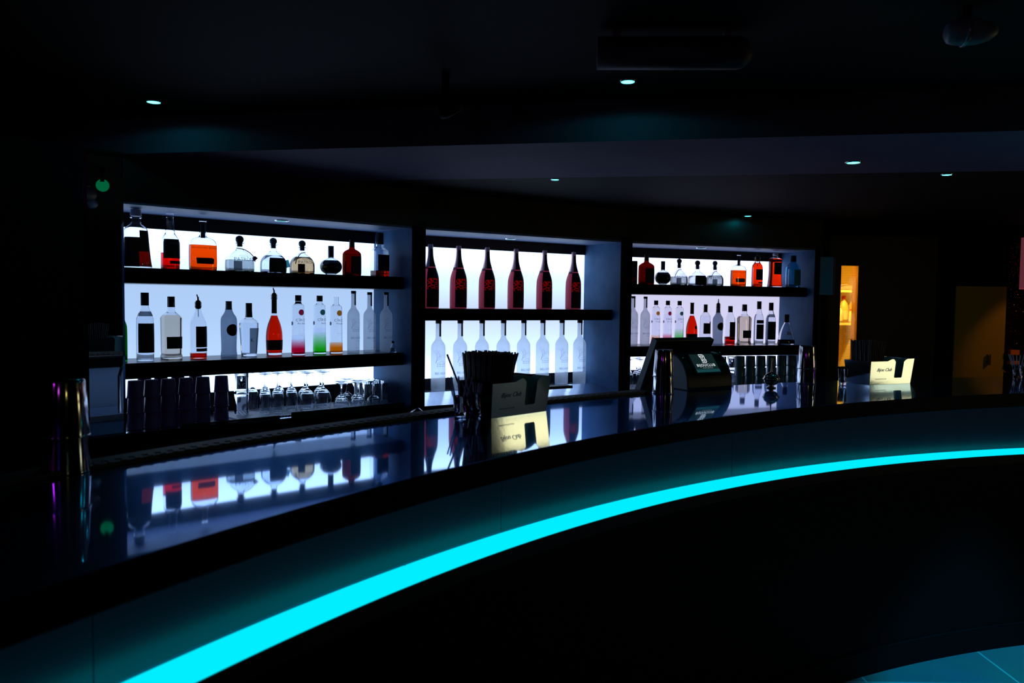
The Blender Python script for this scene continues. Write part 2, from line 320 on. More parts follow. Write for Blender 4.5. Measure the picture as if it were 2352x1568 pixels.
def spot(P, e, col, size=1.2, blend=.8, tgt=None):
    l = bpy.data.lights.new('added_beam', 'SPOT'); l.energy = e; l.color = col; l.spot_size = size; l.spot_blend = blend; l.shadow_soft_size = .03
    o = bpy.data.objects.new('added_beam', l); C.objects.link(o); o.location = P
    if tgt is not None: o.rotation_euler = (Vector(tgt)-Vector(P)).to_track_quat('-Z', 'Y').to_euler()
    return o
Pd = Vector((2.30, 2.55, Z_CEIL))  # unseen downlight and strong beam added to light the floor tiles
downlight(0, 0, Z_CEIL, .03, 'added unseen cyan downlight lighting the tiled floor at right', P=Pd)
spot((Pd.x, Pd.y, Z_CEIL-.03), 230., (.0, .56, 1.), .62, .5, (2.05, 2.90, 0))
# ------------------------------------------------------------------ the curved bar
CF = Vector((3.73, -1.15)); RF, RB = 4.810, 5.475; CL = Vector((3.394, -.899)); RLO, RLI = 4.466, 4.556
def arc(c, r, a0, a1, n): return [(c.x+r*math.cos(math.radians(a0+(a1-a0)*i/n)), c.y+r*math.sin(math.radians(a0+(a1-a0)*i/n))) for i in range(n+1)]
def ring(c, r0, r1, z0, z1, a0=83, a1=171, n=110):
    b = MB(); A = arc(c, r0, a0, a1, n); B = arc(c, r1, a0, a1, n)
    vs = [(x, y, z) for (x, y) in A for z in (z0, z1)]+[(x, y, z) for (x, y) in B for z in (z0, z1)]; k = 2*(n+1); fs = []
    for i in range(n):
        a = 2*i; fs += [(a, a+2, a+3, a+1), (k+a, k+a+1, k+a+3, k+a+2), (a+1, a+3, k+a+3, k+a+1), (a, k+a, k+a+2, a+2)]
    fs += [(0, 1, k+1, k), (2*n, k+2*n, k+2*n+1, 2*n+1)]; b.add(vs, fs, False); return b
bar = thing('bar_counter', 'curved dark bar counter with polished black top and glowing cyan ledge along its front', 'bar', (1.0, 2.6, 0))
def bpart(mb, name, m, bevel=0.):
    o = mb.build(name, m, bar, bevel); o.location = (-1.0, -2.6, 0); return o
o = bpart(ring(CF, RF, RB, Z_TOP-.06, Z_TOP), 'bar_top', [M['bartop'], M['edge']], .004)
for p in o.data.polygons: p.material_index = 0 if abs(p.normal.z) > .5 else 1
def apron_mat():
    m = M['apron']; return m
def angof(px, py, z): P = onz(px, py, z); return math.degrees(math.atan2(P.y-CL.y, P.x-CL.x))
jA, jB = angof(1724, 1070, .90), angof(252, 1530, .90); dj = (jB-jA)/2
JA = [83, jA, jA+dj, jB, 171]
LA = sorted([83, angof(2096, 1048, .846), angof(1600, 1120, .846), angof(980, 1312, .846), angof(330, 1568, .846)+6, 171])
for i in range(len(JA)-1):                       # upright apron tiles with open joints
    a0 = JA[i]; a1 = JA[i+1]
    bpart(ring(CL, RLI, RLI+.02, .850, Z_TOP-.06, a0+.012, a1-.012, 24), 'apron_tile', M['apron'])
for i in range(len(LA)-1):
    o = bpart(ring(CL, RLO, RLI-.002, .825, .846, LA[i]+.03, LA[i+1]-.03, 30), 'light_ledge', M['led']); o['label'] = 'glowing cyan ledge segment'
bpart(ring(CL, RLO-.003, RLO+.001, .80, .838), 'ledge_nosing', M['black'])
bpart(ring(CL, RLO+.006, RLO+.03, .10, .823), 'front_panel', M['edge'])
bpart(ring(CL, RLO-.004, RLO+.03, 0, .10), 'plinth', pbr('plinth_black', (.0035, .002, .003), .7, spec=.1))
bpart(ring(CF, 5.02, 5.06, 0, Z_TOP-.06), 'rear_panel', pbr('bar_rear_steel', (.30, .48, .72), .4, metal=.2))
# rubber drip mat along the inner edge
mt = ring(CF, 5.392, 5.465, Z_TOP+.001, Z_TOP+.010, 126, 160, 100)
n_p = 0
for i in range(101):                     # raised pips
    a = math.radians(126.4+i*.33); 
    for r in (5.397, 5.418):
        x, y = CF.x+r*math.cos(a), CF.y+r*math.sin(a); mt.box(-.005, .005, -.004, .004, Z_TOP+.0095, Z_TOP+.0115, Matrix.Translation((x, y, 0)) @ Matrix.Rotation(a+PI/2, 4, 'Z'))
o = mt.build('rubber_bar_mat', M['rubber']); tag(o, 'long black pimpled rubber mat along the inner edge of the bar top', 'bar mat')
# underbar steel station (seen in the mirror)
ub = thing('underbar_station', 'stainless underbar work station with a swan neck tap behind the bar', 'sink', (-.20, 3.00, 0), .75)
MB().box(-.5, .5, -.16, .16, .78, .82).build('worktop', M['counter'], ub, .004); MB().box(-.48, .48, -.12, .14, 0, .78).build('cabinet', M['steel_wall'], ub)
MB().tube([(-.2, -.1, .82), (-.2, -.1, 1.0), (-.2, -.07, 1.05), (-.2, -.02, 1.07), (-.2, .03, 1.05), (-.2, .05, 1.0)], .010, 10).build('tap', M['chrome'], ub)
# ------------------------------------------------------------------ bottles
def prof_at(prof, z):
    for (r0, z0), (r1, z1) in zip(prof, prof[1:]):
        if z0 <= z <= z1 and z1 > z0: return r0+(r1-r0)*(z-z0)/(z1-z0)
    return prof[-1][0]
def smoothprof(p, it=2):
    # Chaikin corner cutting that keeps the ends
    for _ in range(it):
        q = [p[0]]
        for a, b in zip(p, p[1:]):
            q += [(a[0]*.75+b[0]*.25, a[1]*.75+b[1]*.25), (a[0]*.25+b[0]*.75, a[1]*.25+b[1]*.75)]
        p = q+[p[-1]]
    return p
class Bt:                                # a bottle under construction
    def __init__(s, name, label, cat, group, loc, rz, prof, sx, sy, n):
        s.root = thing(name, label, cat, loc, rz, group); s.p = prof; s.sx, s.sy, s.n = sx, sy, n
    def pt(s, a, z, off):
        r = prof_at(s.p, z)+off; c, q = math.cos(a), math.sin(a)
        return (s.sx*r*math.copysign(abs(c)**(2/s.n), c), s.sy*r*math.copysign(abs(q)**(2/s.n), q), z)
    def glass(s, m, t=.0026, base=.007):
        p = s.p; H = p[-1][1]; inner = [(max(r-t, .001), z) for r, z in p if z > base]; inner = [(0, base), (max(prof_at(p, base)-t*2, .002), base)]+inner
        full = [(0, 0)]+p+inner[::-1]
        MB().lathe(full, 40, s.sx, s.sy, s.n).build('glass_body', m, s.root)
    def solid(s, m, name='glass_body'):
        MB().lathe([(0, 0)]+s.p+[(0, s.p[-1][1])], 40, s.sx, s.sy, s.n).build(name, m, s.root)
    def liquid(s, m, fill, t=.0022, base=.0066):
        p = [(r-t, z) for r, z in s.p if base < z < fill]; p = [(0, base), (prof_at(s.p, base)-t, base)]+p+[(prof_at(s.p, fill)-t, fill), (0, fill)]
        MB().lathe(p, 40, s.sx, s.sy, s.n).build('liquid', m, s.root)
    def label(s, m, z0, z1, a0, a1, name='label', off=.0006, nz=6, lab=None):
        na = max(6, int(abs(a1-a0)/7)); vs = []; fs = []; zs = sorted({z0+(z1-z0)*i/nz for i in range(nz+1)})
        for z in zs:
            for i in range(na+1): vs.append(s.pt(math.radians(-90+a0+(a1-a0)*i/na), z, off))
        for j in range(len(zs)-1):
            for i in range(na): k = j*(na+1)+i; fs.append((k, k+1, k+na+2, k+na+1))
        b = MB(); b.add(vs, fs, True); o = b.build(name, m, s.root)
        if lab: o['label'] = lab
        return o
    def decal(s, m, vs, fs, z, a, name='lettering', off=.0011):
        b = MB(); out = []
        for x, y, *_ in vs:
            zz = min(max(z+y, .001), s.p[-1][1]-.001); r = prof_at(s.p, zz)*s.sx
            if s.n <= 2.2: out.append(s.pt(math.radians(-90+a)+x/r, zz, off))
            else:
                xx = max(-.98, min(.98, x/r)); ry = prof_at(s.p, zz)*s.sy; out.append((x, -(ry*(1-abs(xx)**s.n)**(1/s.n)+off), zz))
        b.add(out, fs); return b.build(name, m, s.root)
    def disc(s, m, z, a, r, name='round_label', off=.0008):
        k = 28; vs = [(0, 0)]+[(r*math.cos(2*PI*i/k), r*math.sin(2*PI*i/k)) for i in range(k)]+[(r*.5*math.cos(2*PI*i/k), r*.5*math.sin(2*PI*i/k)) for i in range(k)]
        fs = [(0, 1+k+i, 1+k+(i+1) % k) for i in range(k)]+[(1+k+i, 1+i, 1+(i+1) % k, 1+k+(i+1) % k) for i in range(k)]
        return s.decal(m, vs, fs, z, a, name, off)
    def text(s, m, t, size, z, a=0, **kw):
        vs, fs = text_mesh(t, size, **kw); return s.decal(m, vs, fs, z, a, off=.0014)
    def strokes(s, m, lines, z, a, name='etched_drawing'):
        vs = []; fs = []
        for (x0, y0), (x1, y1), w0, w1 in lines:
            L = math.hypot(x1-x0, y1-y0) or 1e-6; nx, ny = -(y1-y0)/L, (x1-x0)/L; k = len(vs)
            vs += [(x0-nx*w0, y0-ny*w0), (x1-nx*w1, y1-ny*w1), (x1+nx*w1, y1+ny*w1), (x0+nx*w0, y0+ny*w0)]; fs.append((k, k+1, k+2, k+3))
        return s.decal(m, vs, fs, z, a, name)
    def cap(s, m, z0, z1, r, name='cap', r1=None, ribs=False, seg=28):
        r1 = r1 or r; p = [(0, z0), (r, z0), (r, z0+.002)]
        if ribs:
            for i in range(1, 8): zz = z0+(z1-z0)*i/8; p.append((r*(1. if i % 2 else .86), zz))
        p += [(r1, z1-.0015), (r1*.94, z1), (0, z1)]
        return MB().lathe(p, seg).build(name, m, s.root)
    def ball(s, m, zc, r, name='ball_stopper', zn=None, rn=None):
        p = [(0, zc-r)]+[(r*math.sin(PI*i/14), zc-r*math.cos(PI*i/14)) for i in range(1, 14)]+[(0, zc+r)]
        b = MB().lathe(p, 24)
        if zn is not None: b.lathe([(0, zn), (rn, zn), (rn, zc-r*.7), (0, zc-r*.7)], 20)
        return b.build(name, m, s.root)
    def pourer(s, z, r, h, lean=-.2):
        b = MB(); p = [(0, z-.012), (r*.7, z-.012)]
        for i in range(5): zz = z+i*.0048; p += [(r*1.25, zz), (r*1.25, zz+.0018), (r*.85, zz+.0022)]
        p += [(r*.9, z+.026), (r*.35, z+.031), (0, z+.031)]; b.lathe(p, 20)
        b.tube([(0, 0, z+.028), (lean*.004, 0, z+.045), (lean*h*.5, 0, z+.028+h*.6), (lean*h, 0, z+.028+h)], [.0042, .0038, .0032, .0026], 10)
        b.tube([(0, 0, z-.012), (.001, 0, z-.05)], .0015, 6)
        return b.build('pour_spout', M['blackplastic'], s.root)
# normalised outlines: (height fraction of the glass, radius fraction of the widest half width)
OUT = {
 'tall': [(0, .93), (.015, 1), (.60, 1), (.66, .86), (.74, .58), (.82, .43), (1, .41)],
 'facet': [(0, .94), (.012, 1), (.05, 1), (.085, .9), (.12, .95), (.62, .97), (.66, 1), (.73, .62), (.745, .42), (.77, .36), (1, .33)],
 'rum': [(0, .94), (.015, 1), (.62, 1), (.72, .93), (.84, .56), (.95, .36), (1, .36)],
 'frosted': [(0, .96), (.01, 1), (.06, 1), (.13, .92), (.3, .95), (.5, 1), (.66, 1), (.72, .92), (.78, .6), (.85, .40), (1, .37)],
 'tapered': [(0, .77), (.01, .8), (.3, .9), (.58, 1), (.63, .98), (.68, .80), (.705, .46), (.73, .36), (1, .31)],
 'cognac': [(0, .86), (.01, .92), (.10, .96), (.28, 1), (.40, .97), (.52, .82), (.62, .58), (.70, .36), (.75, .30), (1, .30)],
 'slim': [(0, .98), (.008, 1), (.05, 1), (.40, .96), (.80, .92), (.825, .9), (.838, .80), (.852, .58), (.868, .44), (.9, .40), (1, .40)],
 'frostvodka': [(0, .93), (.01, 1), (.59, 1), (.635, .96), (.675, .80), (.71, .52), (.735, .40), (.76, .37), (1, .36)],
 'flask': [(0, .9), (.015, 1), (.50, 1), (.56, .96), (.63, .80), (.66, .55), (.68, .30), (.71, .25), (1, .26)],
 'scotch': [(0, .95), (.015, 1), (.46, 1), (.53, .97), (.60, .72), (.645, .52), (.68, .50), (.80, .48), (.93, .38), (.945, .44), (1, .44)],
 'wide': [(0, 1), (.02, 1), (.12, .93), (.35, .84), (.64, .76), (.685, .70), (.73, .48), (.76, .33), (.85, .32), (.86, .38), (.9, .38), (1, .30)],
 'tequila': [(0, .92), (.02, 1), (.34, 1), (.44, .96), (.55, .82), (.66, .56), (.73, .32), (.76, .25), (.97, .24), (.98, .34), (1, .34)],
 'round': [(0, .50), (.03, .50), (.06, .46), (.09, .56), (.18, .82), (.32, .97), (.45, 1), (.58, .97), (.72, .80), (.84, .50), (.89, .28), (.92, .22), (1, .22)],
 'liqueur': [(0, .95), (.015, 1), (.58, 1), (.64, .94), (.70, .68), (.735, .38), (.76, .28), (1, .26)],
 'square': [(0, .95), (.015, 1), (.57, 1), (.605, .96), (.65, .62), (.675, .44), (.70, .40), (1, .38)],
 'flared': [(0, 1), (.02, 1), (.12, .93), (.45, .82), (.80, .88), (.85, .84), (.87, .45), (.89, .32), (1, .30)],
 'amber': [(0, .95), (.015, 1), (.70, 1), (.80, .92), (.88, .66), (.92, .48), (1, .46)],
 'bluegin': [(0, .95), (.015, 1), (.56, 1), (.63, .93), (.78, .45), (.82, .38), (1, .36)],
 'decanter': [(0, .95), (.03, 1), (.12, 1), (.35, .82), (.58, .52), (.72, .28), (.78, .22), (1, .22)],
 'champagne': [(0, .96), (.008, 1), (.43, 1), (.52, .92), (.64, .62), (.74, .40), (.82, .30), (.94, .26), (.95, .30), (.975, .30), (1, .26)],
 'clearrum': [(0, .95), (.015, 1), (.66, 1), (.73, .9), (.79, .62), (.81, .38), (.83, .34), (1, .33)],
}
def bottle(kind, name, label, group, px, ytop, w, P, zs, yglass=None, sy=1., n=2., turn=0., b=0, Hm=None):
    """px/ytop/w were read off the photograph and turned into metres at the bottle's own place"""
    dist = math.hypot(P[0], P[1])/math.hypot(ray(px, 700).x, ray(px, 700).y)
    Rm = w*.5*dist/F; H = Hm or zat(px, ytop, P)-zs
    Hg = (zat(px, yglass, P)-zs) if yglass else H
    pr = [(r*Rm, h*Hg) for h, r in OUT[kind]]; pr = smoothprof(pr, 2)
    k = Bt(name, label, 'bottle', group, (P[0], P[1], zs+.0006), BAYS[b][2]+turn, pr, 1., sy, n)
    k.R, k.H, k.Hg = Rm, H, Hg; return k
GL1, GL2 = 'bottles on the left bay upper shelf', 'bottles on the left bay lower shelf'
GR1, GR2 = 'bottles on the right bay upper shelf', 'bottles on the right bay lower shelf'
V1 = .21
# ---- left bay, upper shelf
def whisky_wide(px, yt, w, P, zs, b, label, grp):
    k = bottle('wide', 'whisky_bottle', label, grp, px, yt, w, P, zs, b=b, sy=.72, n=2.6); H = k.H
    k.glass(M['glass']); k.liquid(M['lbrown'], H*.50); k.label(M['kmaroon'], H*.28, H*.52, -82, 84); k.label(M['kmaroon'], H*.52, H*.64, 2, 70, 'upper_label'); k.label(M['kmaroon'], H*.02, H*.28, -82, 0); k.label(M['kmaroon'], H*.02, H*.28, 52, 84)
    k.cap(M['kpalecap'], H*.885, H*1.0, k.R*.34)
def scotch(px, yt, w, P, zs, b, label, grp):
    k = bottle('scotch', 'whisky_bottle', label, grp, px, yt, w, P, zs, b=b); H = k.H
    k.glass(M['glass']); k.liquid(M['lred'], H*.30); k.label(M['kdark'], H*.20, H*.545, -62, 98)
    k.label(M['kbrown'], H*.10, H*.155, -20, 85, 'lower_label'); k.text(M['kgold'], 'WHISKY', k.R*.3, H*.47, 12)
def bourbon(px, yt, w, P, zs, b, label, grp):
    k = bottle('flask', 'bourbon_bottle', label, grp, px, yt, w, P, zs, b=b, sy=.48, n=3.2); H = k.H
    k.glass(M['glass']); k.liquid(M['lorange'], H*.515); vs = [(-.62*k.R, -.05*H), (.62*k.R, -.05*H), (.66*k.R, .05*H), (.5*k.R, .075*H), (-.66*k.R, .07*H)]
    k.decal(M['kbrown'], vs, [(0, 1, 2, 3, 4)], H*.185, 0, 'label'); k.text(M['kbrown'], 'WOODFORD RESERVE', k.R*.175, H*.455, 0, space=1.1)
    k.cap(M['kblackcap'], H*.66, H*.93, k.R*.17, 'cork'); k.cap(M['kblackcap'], H*1.0, H*1.02, k.R*.25, 'cap')
def tequila(px, yt, yg, w, P, zs, b, label, grp, liquid, fill, stopper, dark=False, ribbon=True, tg=None):
    k = bottle('tequila', 'tequila_bottle', label, grp, px, yt, w, P, zs, yg, b=b, sy=.88, n=2.7); H, Hg, R = k.H, k.Hg, k.R
    k.glass(M['glass']); k.liquid(M[liquid], Hg*fill)
    if dark: k.label(M['kdark'], Hg*.02, Hg*.52, -38, 78)
    else:
        k.label(M['kgrey'] if liquid != 'ltan' else M['kbrown'], Hg*.05, Hg*.36, -42, -6, 'back_label')
        k.strokes(M['kgrey'], [((-.3*R, .0), (.3*R, 0), .0006, .0006), ((.3*R, 0), (.3*R, .006), .0006, .0006), ((.3*R, .006), (-.3*R, .006), .0006, .0006), ((-.3*R, .006), (-.3*R, 0), .0006, .0006)], Hg*.52, 18)
        k.text(M['kgrey'], 'PATRÓN', R*.36, Hg*.42, 16)
    k.ball(M[stopper], H-R*.30, R*.30, zn=Hg*.86, rn=R*.2)
    if ribbon:
        s = 1 if ribbon != 'left' else -1
        pts = [(-s*R*.26, -R*.05, Hg*.80), (-s*R*.05, -R*.26, Hg*.785), (s*R*.25, -R*.3, Hg*.76), (s*R*.55, -R*.5, Hg*.66), (s*R*.82, -R*.60, Hg*.52), (s*R*.92, -R*.62, Hg*.36)]
        MB().tube(pts, .0022, 6).build('ribbon', M['kred'], k.root)
    if tg:
        x = R*1.0; bm = MB(); zz = Hg*.34
        if tg == 'red': bm.add([(x*.9, -.02, zz), (x*1.28, -.02, zz+.022), (x*1.06, -.02, zz+.032), (x*.9, -.02, zz+.028), (x*.9, -.017, zz), (x*1.28, -.017, zz+.022), (x*1.06, -.017, zz+.032), (x*.9, -.017, zz+.028)], [(0, 1, 2, 3), (4, 7, 6, 5), (0, 4, 5, 1), (1, 5, 6, 2), (2, 6, 7, 3), (3, 7, 4, 0)])
        else: bm.box(-.012, .012, -.0008, .0008, -.019, .019, Matrix.Translation((x*1.13, -.012, zz)) @ Matrix.Rotation(-.3, 4, 'Y'))
        bm.build('neck_tag', M['kred'] if tg == 'red' else frost('teal_tag', (.25, .62, .68), .2, .5), k.root)
    return k
def roundblack(px, yt, yg, w, P, zs, b, label, grp):
    k = bottle('round', 'liqueur_bottle', label, grp, px, yt, w, P, zs, yg, b=b); H, Hg, R = k.H, k.Hg, k.R
    k.glass(M['glass'], .003); k.liquid(M['blackglass'], Hg*.76); k.label(M['blackglass'], Hg*.33, Hg*.48, -100, 100, 'dark_band')
    k.label(M['kgold'], Hg*.36, Hg*.46, -72, -50, 'band_reflection'); k.label(M['kteal'], Hg*.36, Hg*.46, 0, 14, 'band_reflection'); k.label(M['kgold'], Hg*.36, Hg*.46, 36, 44, 'band_reflection')  # coloured patches paint reflections on the dark band
    k.cap(M['kblackcap'], Hg*.93, H, R*.26)
def amaretto(px, yt, w, P, zs, b, label, grp):
    k = bottle('liqueur', 'liqueur_bottle', label, grp, px, yt, w, P, zs, b=b, sy=.75, n=2.8); H = k.H
    k.glass(M['amberdark'], .003); k.liquid(M['lred'], H*.60); k.label(M['kbrown'], H*.06, H*.54, -22, 60); k.label(M['kbrown'], H*.80, H*1.0, -180, 180, 'neck_seal')
def square(px, yt, w, P, zs, b, label, grp):
    k = bottle('square', 'whiskey_bottle', label, grp, px, yt, w, P, zs, b=b, n=4.5); H = k.H
    k.glass(M['glass']); k.liquid(M['lamber'], H*.14); k.label(M['kdark'], H*.14, H*.50, -40, 62); k.text(M['kgrey'], "JACK DANIEL'S", k.R*.22, H*.42, 0)
    k.cap(M['kblackcap'], H*.74, H, k.R*.42)
Zs = Z_1T
p = lambda b, px, v=V1: inbay(b, px, v)
whisky_wide(314, 481, 66, p(0, 314, .16), Zs, 0, 'wide-based clear whisky bottle with black label and pale cap, leftmost on the upper shelf', GL1)
scotch(392.5, 492, 41, p(0, 392), Zs, 0, 'clear whisky bottle with ringed lip, black label and red drink low inside, upper left shelf', GL1)
bourbon(467, 508, 62, p(0, 467), Zs, 0, 'flat bourbon flask half full of bright orange drink on the left bay upper shelf', GL1)
tequila(550.5, 541, 557, 62, p(0, 551), Zs, 0, 'squat clear tequila bottle with black ball stopper and red ribbon, beside the big orange flask', GL1, 'lgrey', .40, 'kblackcap', tg='red')
tequila(627.5, 546, 561, 56, p(0, 628), Zs, 0, 'squat tequila bottle of black drink with teal tag on the left upper shelf', GL1, 'lclear', .60, 'ktealball', dark=True, ribbon=False, tg='teal')
tequila(693.5, 552, 567, 54, p(0, 694), Zs, 0, 'squat tequila bottle of tan drink with teal ball stopper on the left upper shelf', GL1, 'ltan', .62, 'ktealball', ribbon='left')
roundblack(760, 565, 588, 50, p(0, 760), Zs, 0, 'round black liqueur bottle with dark square cap on the left upper shelf', GL1)
amaretto(808.5, 551, 42, p(0, 808), Zs, 0, 'dark red-brown shouldered liqueur bottle right of the round black one, left bay', GL1)
square(872.5, 535, 36, p(0, 872), Zs, 0, 'square whiskey bottle with black label, rightmost on the left upper shelf', GL1)
# ---- left bay, lower shelf
def on2(px, y): return onz(px, y, Z_2T)
def stoli(px, yt, w, P, zs, b, label, grp, lb='kplum'):
    k = bottle('tall', 'vodka_bottle', label, grp, px, yt, w, P, zs, b=b); H = k.H
    k.glass(M['glass']); k.liquid(M['lclear'], H*.70); k.label(M[lb], H*.12, H*.55, -66, 92, lab='dark plum label'); k.label(M['kgrey'], H*.655, H*.725, -75, 80, 'neck_label')
    k.text(M['kgrey'], 'STOLICHNAYA', k.R*.30, H*.515, 8); k.disc(M['kdotred'], H*.41, -22, k.R*.3, off=.0012); k.disc(M['kgreen'], H*.45, 35, k.R*.26, off=.0012)
    k.strokes(M['kgrey'], [((k.R*.35*math.cos(i*.5), k.R*.5*math.sin(i*.5)), (k.R*.35*math.cos(i*.5+.5), k.R*.5*math.sin(i*.5+.5)), .0007, .0007) for i in range(13)], H*.30, 10, 'label_drawing')
    k.cap(M['kplum'], H*.81, H, k.R*.46)
def cream(px, yt, w, P, zs, b, label, grp):
    k = bottle('facet', 'rum_bottle', label, grp, px, yt, w, P, zs, b=b, n=3.4); H = k.H
    k.glass(M['glass']); k.liquid(M['lcream'], H*.70); k.label(M['kgreen'], H*.17, H*.36, -40, 84); k.cap(M['kblackcap'], H*.83, H, k.R*.37, ribs=False)
def spout_rum(px, yt, w, P, zs, b, label, grp, fill=.09, spout=True, red='lorangered'):
    k = bottle('rum', 'rum_bottle', label, grp, px, yt, w, P, zs, b=b); H = k.H
    k.glass(M['glass']); k.liquid(M[red], H*fill); k.label(M['kbrown'], H*.22, H*.62, -36, 100); k.label(M['kbrown'], H*.14, H*.20, -34, 100, 'lower_label')
    if spout: k.pourer(H, k.R*.34, .030)
    else: k.cap(M['kbrown'], H*.88, H*1.05, k.R*.44)
def frosted(px, yt, w, P, zs, b, label, grp, spout=False):
    k = bottle('frosted', 'liqueur_bottle', label, grp, px, yt, w, P, zs, b=b); H = k.H
    k.solid(M['frostgrey']); k.disc(M['kplum'], H*.49, 6, k.R*.76, off=.0012)
    k.text(M['kgrey'], 'COCO', k.R*.3, H*.5, 6)
    k.cap(M['kmaroon'], H*.85, H*1.002, k.R*.39, ribs=True)
    if spout: k.pourer(H, k.R*.34, .03, 0.)
def tapered(px, yt, w, P, zs, b, label, grp):
    k = bottle('tapered', 'tequila_bottle', label, grp, px, yt, w, P, zs, b=b, n=3., sy=.85); H = k.H
    k.glass(M['glass']); k.liquid(M['lclear'], H*.62); k.label(M['kgrey'], H*.06, H*.53, -8, 72); k.text(M['kdark'], 'K', k.R*.6, H*.3, 28); k.cap(M['kblackcap'], H*.73, H, k.R*.35)
def cognac(px, yt, w, P, zs, b, label, grp, spout=True):
    k = bottle('cognac', 'cognac_bottle', label, grp, px, yt, w, P, zs, b=b, sy=.8); H = k.H
    k.glass(M['glass'], .003, .012); k.liquid(M['lorangered'], H*.70, base=.0115); k.label(M['kmaroon'], H*.09, H*.27, -85, 88, nz=4)
    k.strokes(M['kdark'], [((k.R*.22*math.cos(-2.6+i*.45), k.R*.3*math.sin(-2.6+i*.45)), (k.R*.22*math.cos(-2.15+i*.45), k.R*.3*math.sin(-2.15+i*.45)), .0006, .0006) for i in range(9)], H*.43, 25, 'crest')
    k.label(M['kblackcap'], H*.74, H*.999, -180, 180, 'neck_capsule')
    if spout: k.pourer(H, k.R*.3, .028)
    else: k.cap(M['kblackcap'], H*.99, H*1.01, k.R*.34); k.disc(M['kdark'], H*.42, 25, k.R*.28, 'seal')
def slim(px, yt, w, P, zs, b, label, grp, dot, gl, cap, flavour, fill, half=False):
    k = bottle('slim', 'vodka_bottle', label, grp, px, yt, w, P, zs, b=b); H, R = k.H, k.R
    k.glass(M['glass'], .0029); k.liquid(M[gl], H*fill, .0022); k.disc(M[dot], H*.715, 4, R*.44)
    k.text(M['kink'], 'CÎROC', R*.54, H*.585, 8, space=1.15); k.text(M['kink'], flavour, R*.34, H*.53, 8, shear=.35); k.disc(M['kgrey'], H*.53, -92, R*.3)
    k.strokes(M['kgrey'], [((-.5*R, 0), (.5*R, 0), .0003, .0003), ((-.25*R, -.008), (.25*R, -.008), .0003, .0003)], H*.355, 6)
    k.strokes(M['kgrey'], [((R*.24*math.cos(-2.4+i*.5), R*.4*math.sin(-2.4+i*.5)), (R*.24*math.cos(-1.9+i*.5), R*.4*math.sin(-1.9+i*.5)), .0004, .0004) for i in range(7)], H*.25, 12)
    if cap: k.cap(M[cap], H*.90, H, R*.46)
    if half: k.label(M['kmaroon'], H*.862, H*.895, -180, 180, 'neck_band')
rt = random.Random(3)
def branch(x, y, a, L, w, d, out):
    x1, y1 = x+L*math.cos(a), y+L*math.sin(a); out.append(((x, y), (x1, y1), w, w*.7))
    if d:
        for s in (-1, 1): branch(x1, y1, a+s*(.25+.35*rt.random()), L*(.62+.2*rt.random()), w*.65, d-1, out)
        if d > 2: branch(x+L*.5*math.cos(a), y+L*.5*math.sin(a), a-.55, L*.6, w*.55, d-2, out)
TREE = []
branch(-.85, -.55, 1.25, .62, .035, 5, TREE); branch(.95, -.5, 1.75, .45, .028, 4, TREE)
for r in range(2):
    for i in range(6): TREE.append(((-.62+.22*i, -.62-.26*r), (-.62+.22*i, -.76-.26*r), .045, .045))
TREE += [((-.75, -.5), (.7, -.5), .02, .02), ((-.45, -.42), (0, -.24), .015, .015), ((0, -.24), (.45, -.42), .015, .015)]
def fvodka(px, yt, w, P, zs, b, label, grp, Hm=None):
    k = bottle('frostvodka', 'vodka_bottle', label, grp, px, yt, w, P, zs, b=b, Hm=Hm); H, R = k.H, k.R
    k.solid(M['frost']); k.strokes(M['kink'], [((a[0]*R, a[1]*R), (c[0]*R, c[1]*R), w0*R*.8, w1*R*.8) for a, c, w0, w1 in TREE], H*.45, 2)
    k.text(M['kink'], 'BELVEDERE', R*.44, H*.245, 10, space=1.0); k.text(M['kink'], 'VODKA', R*.22, H*.195, 16, space=1.5); k.text(M['kgrey'], 'IMPORTED', R*.16, H*.085, 10, space=1.4)
    k.cap(M['kblackcap'], H*.955, H, R*.41); k.label(M['kgreen'], H*.77, H*.955, -8, 75, 'neck_label'); return k
Zs = Z_2T
stoli(334, 672, 38, on2(334, 828), Zs, 0, 'tall clear vodka bottle with dark plum pictorial label, leftmost on the left lower shelf', GL2)
cream(394, 681, 44, on2(394, 824), Zs, 0, 'square-shouldered bottle of pale cream drink with dark green label, left lower shelf', GL2)
spout_rum(456.5, 704, 37, on2(456, 823), Zs, 0, 'nearly empty clear bottle with ribbed black pour spout and brown label, left lower shelf', GL2)
frosted(526, 692, 36, on2(526, 820), Zs, 0, 'grey frosted bottle with round dark label and dark red screw cap, left lower shelf', GL2)
tapered(572.5, 696, 41, on2(572, 817), Zs, 0, 'clear bottle tapering to its base with arched grey label, left lower shelf', GL2)
cognac(629.5, 686, 39, on2(630, 815), Zs, 0, 'teardrop cognac bottle of orange-red drink with a pour spout, left lower shelf', GL2)
slim(685, 678, 31, on2(685, 815), Zs, 0, 'slim clear vodka bottle with crimson dot and red base, left lower shelf', GL2, 'kdotred', 'gred', 'kblackcap', 'Red Berry', .33, True)
slim(734, 679, 30, on2(734, 812), Zs, 0, 'slim clear vodka bottle with dark green dot and green base, left lower shelf', GL2, 'kdotgreen', 'ggreen', 'kblackcap', 'Apple', .44)
slim(772.5, 682, 30, on2(772, 811), Zs, 0, 'uncapped slim vodka bottle with orange dot and orange base, left lower shelf', GL2, 'korange', 'gorange', None, 'Pineapple', .19)
for i, (px, y0, v_) in enumerate(((812, 668, .19), (849, 671, .17), (887, 671, .16))):
    fvodka(px, y0, 28.5, inbay(0, px, v_), Zs, 0, ['frosted vodka bottle right of the orange-dotted slim bottle, left lower shelf', 'frosted vodka bottle in the middle of three at the right of the left lower shelf', 'frosted vodka bottle standing nearest the right side panel, left lower shelf'][i], 'frosted vodka bottles in the left bay')
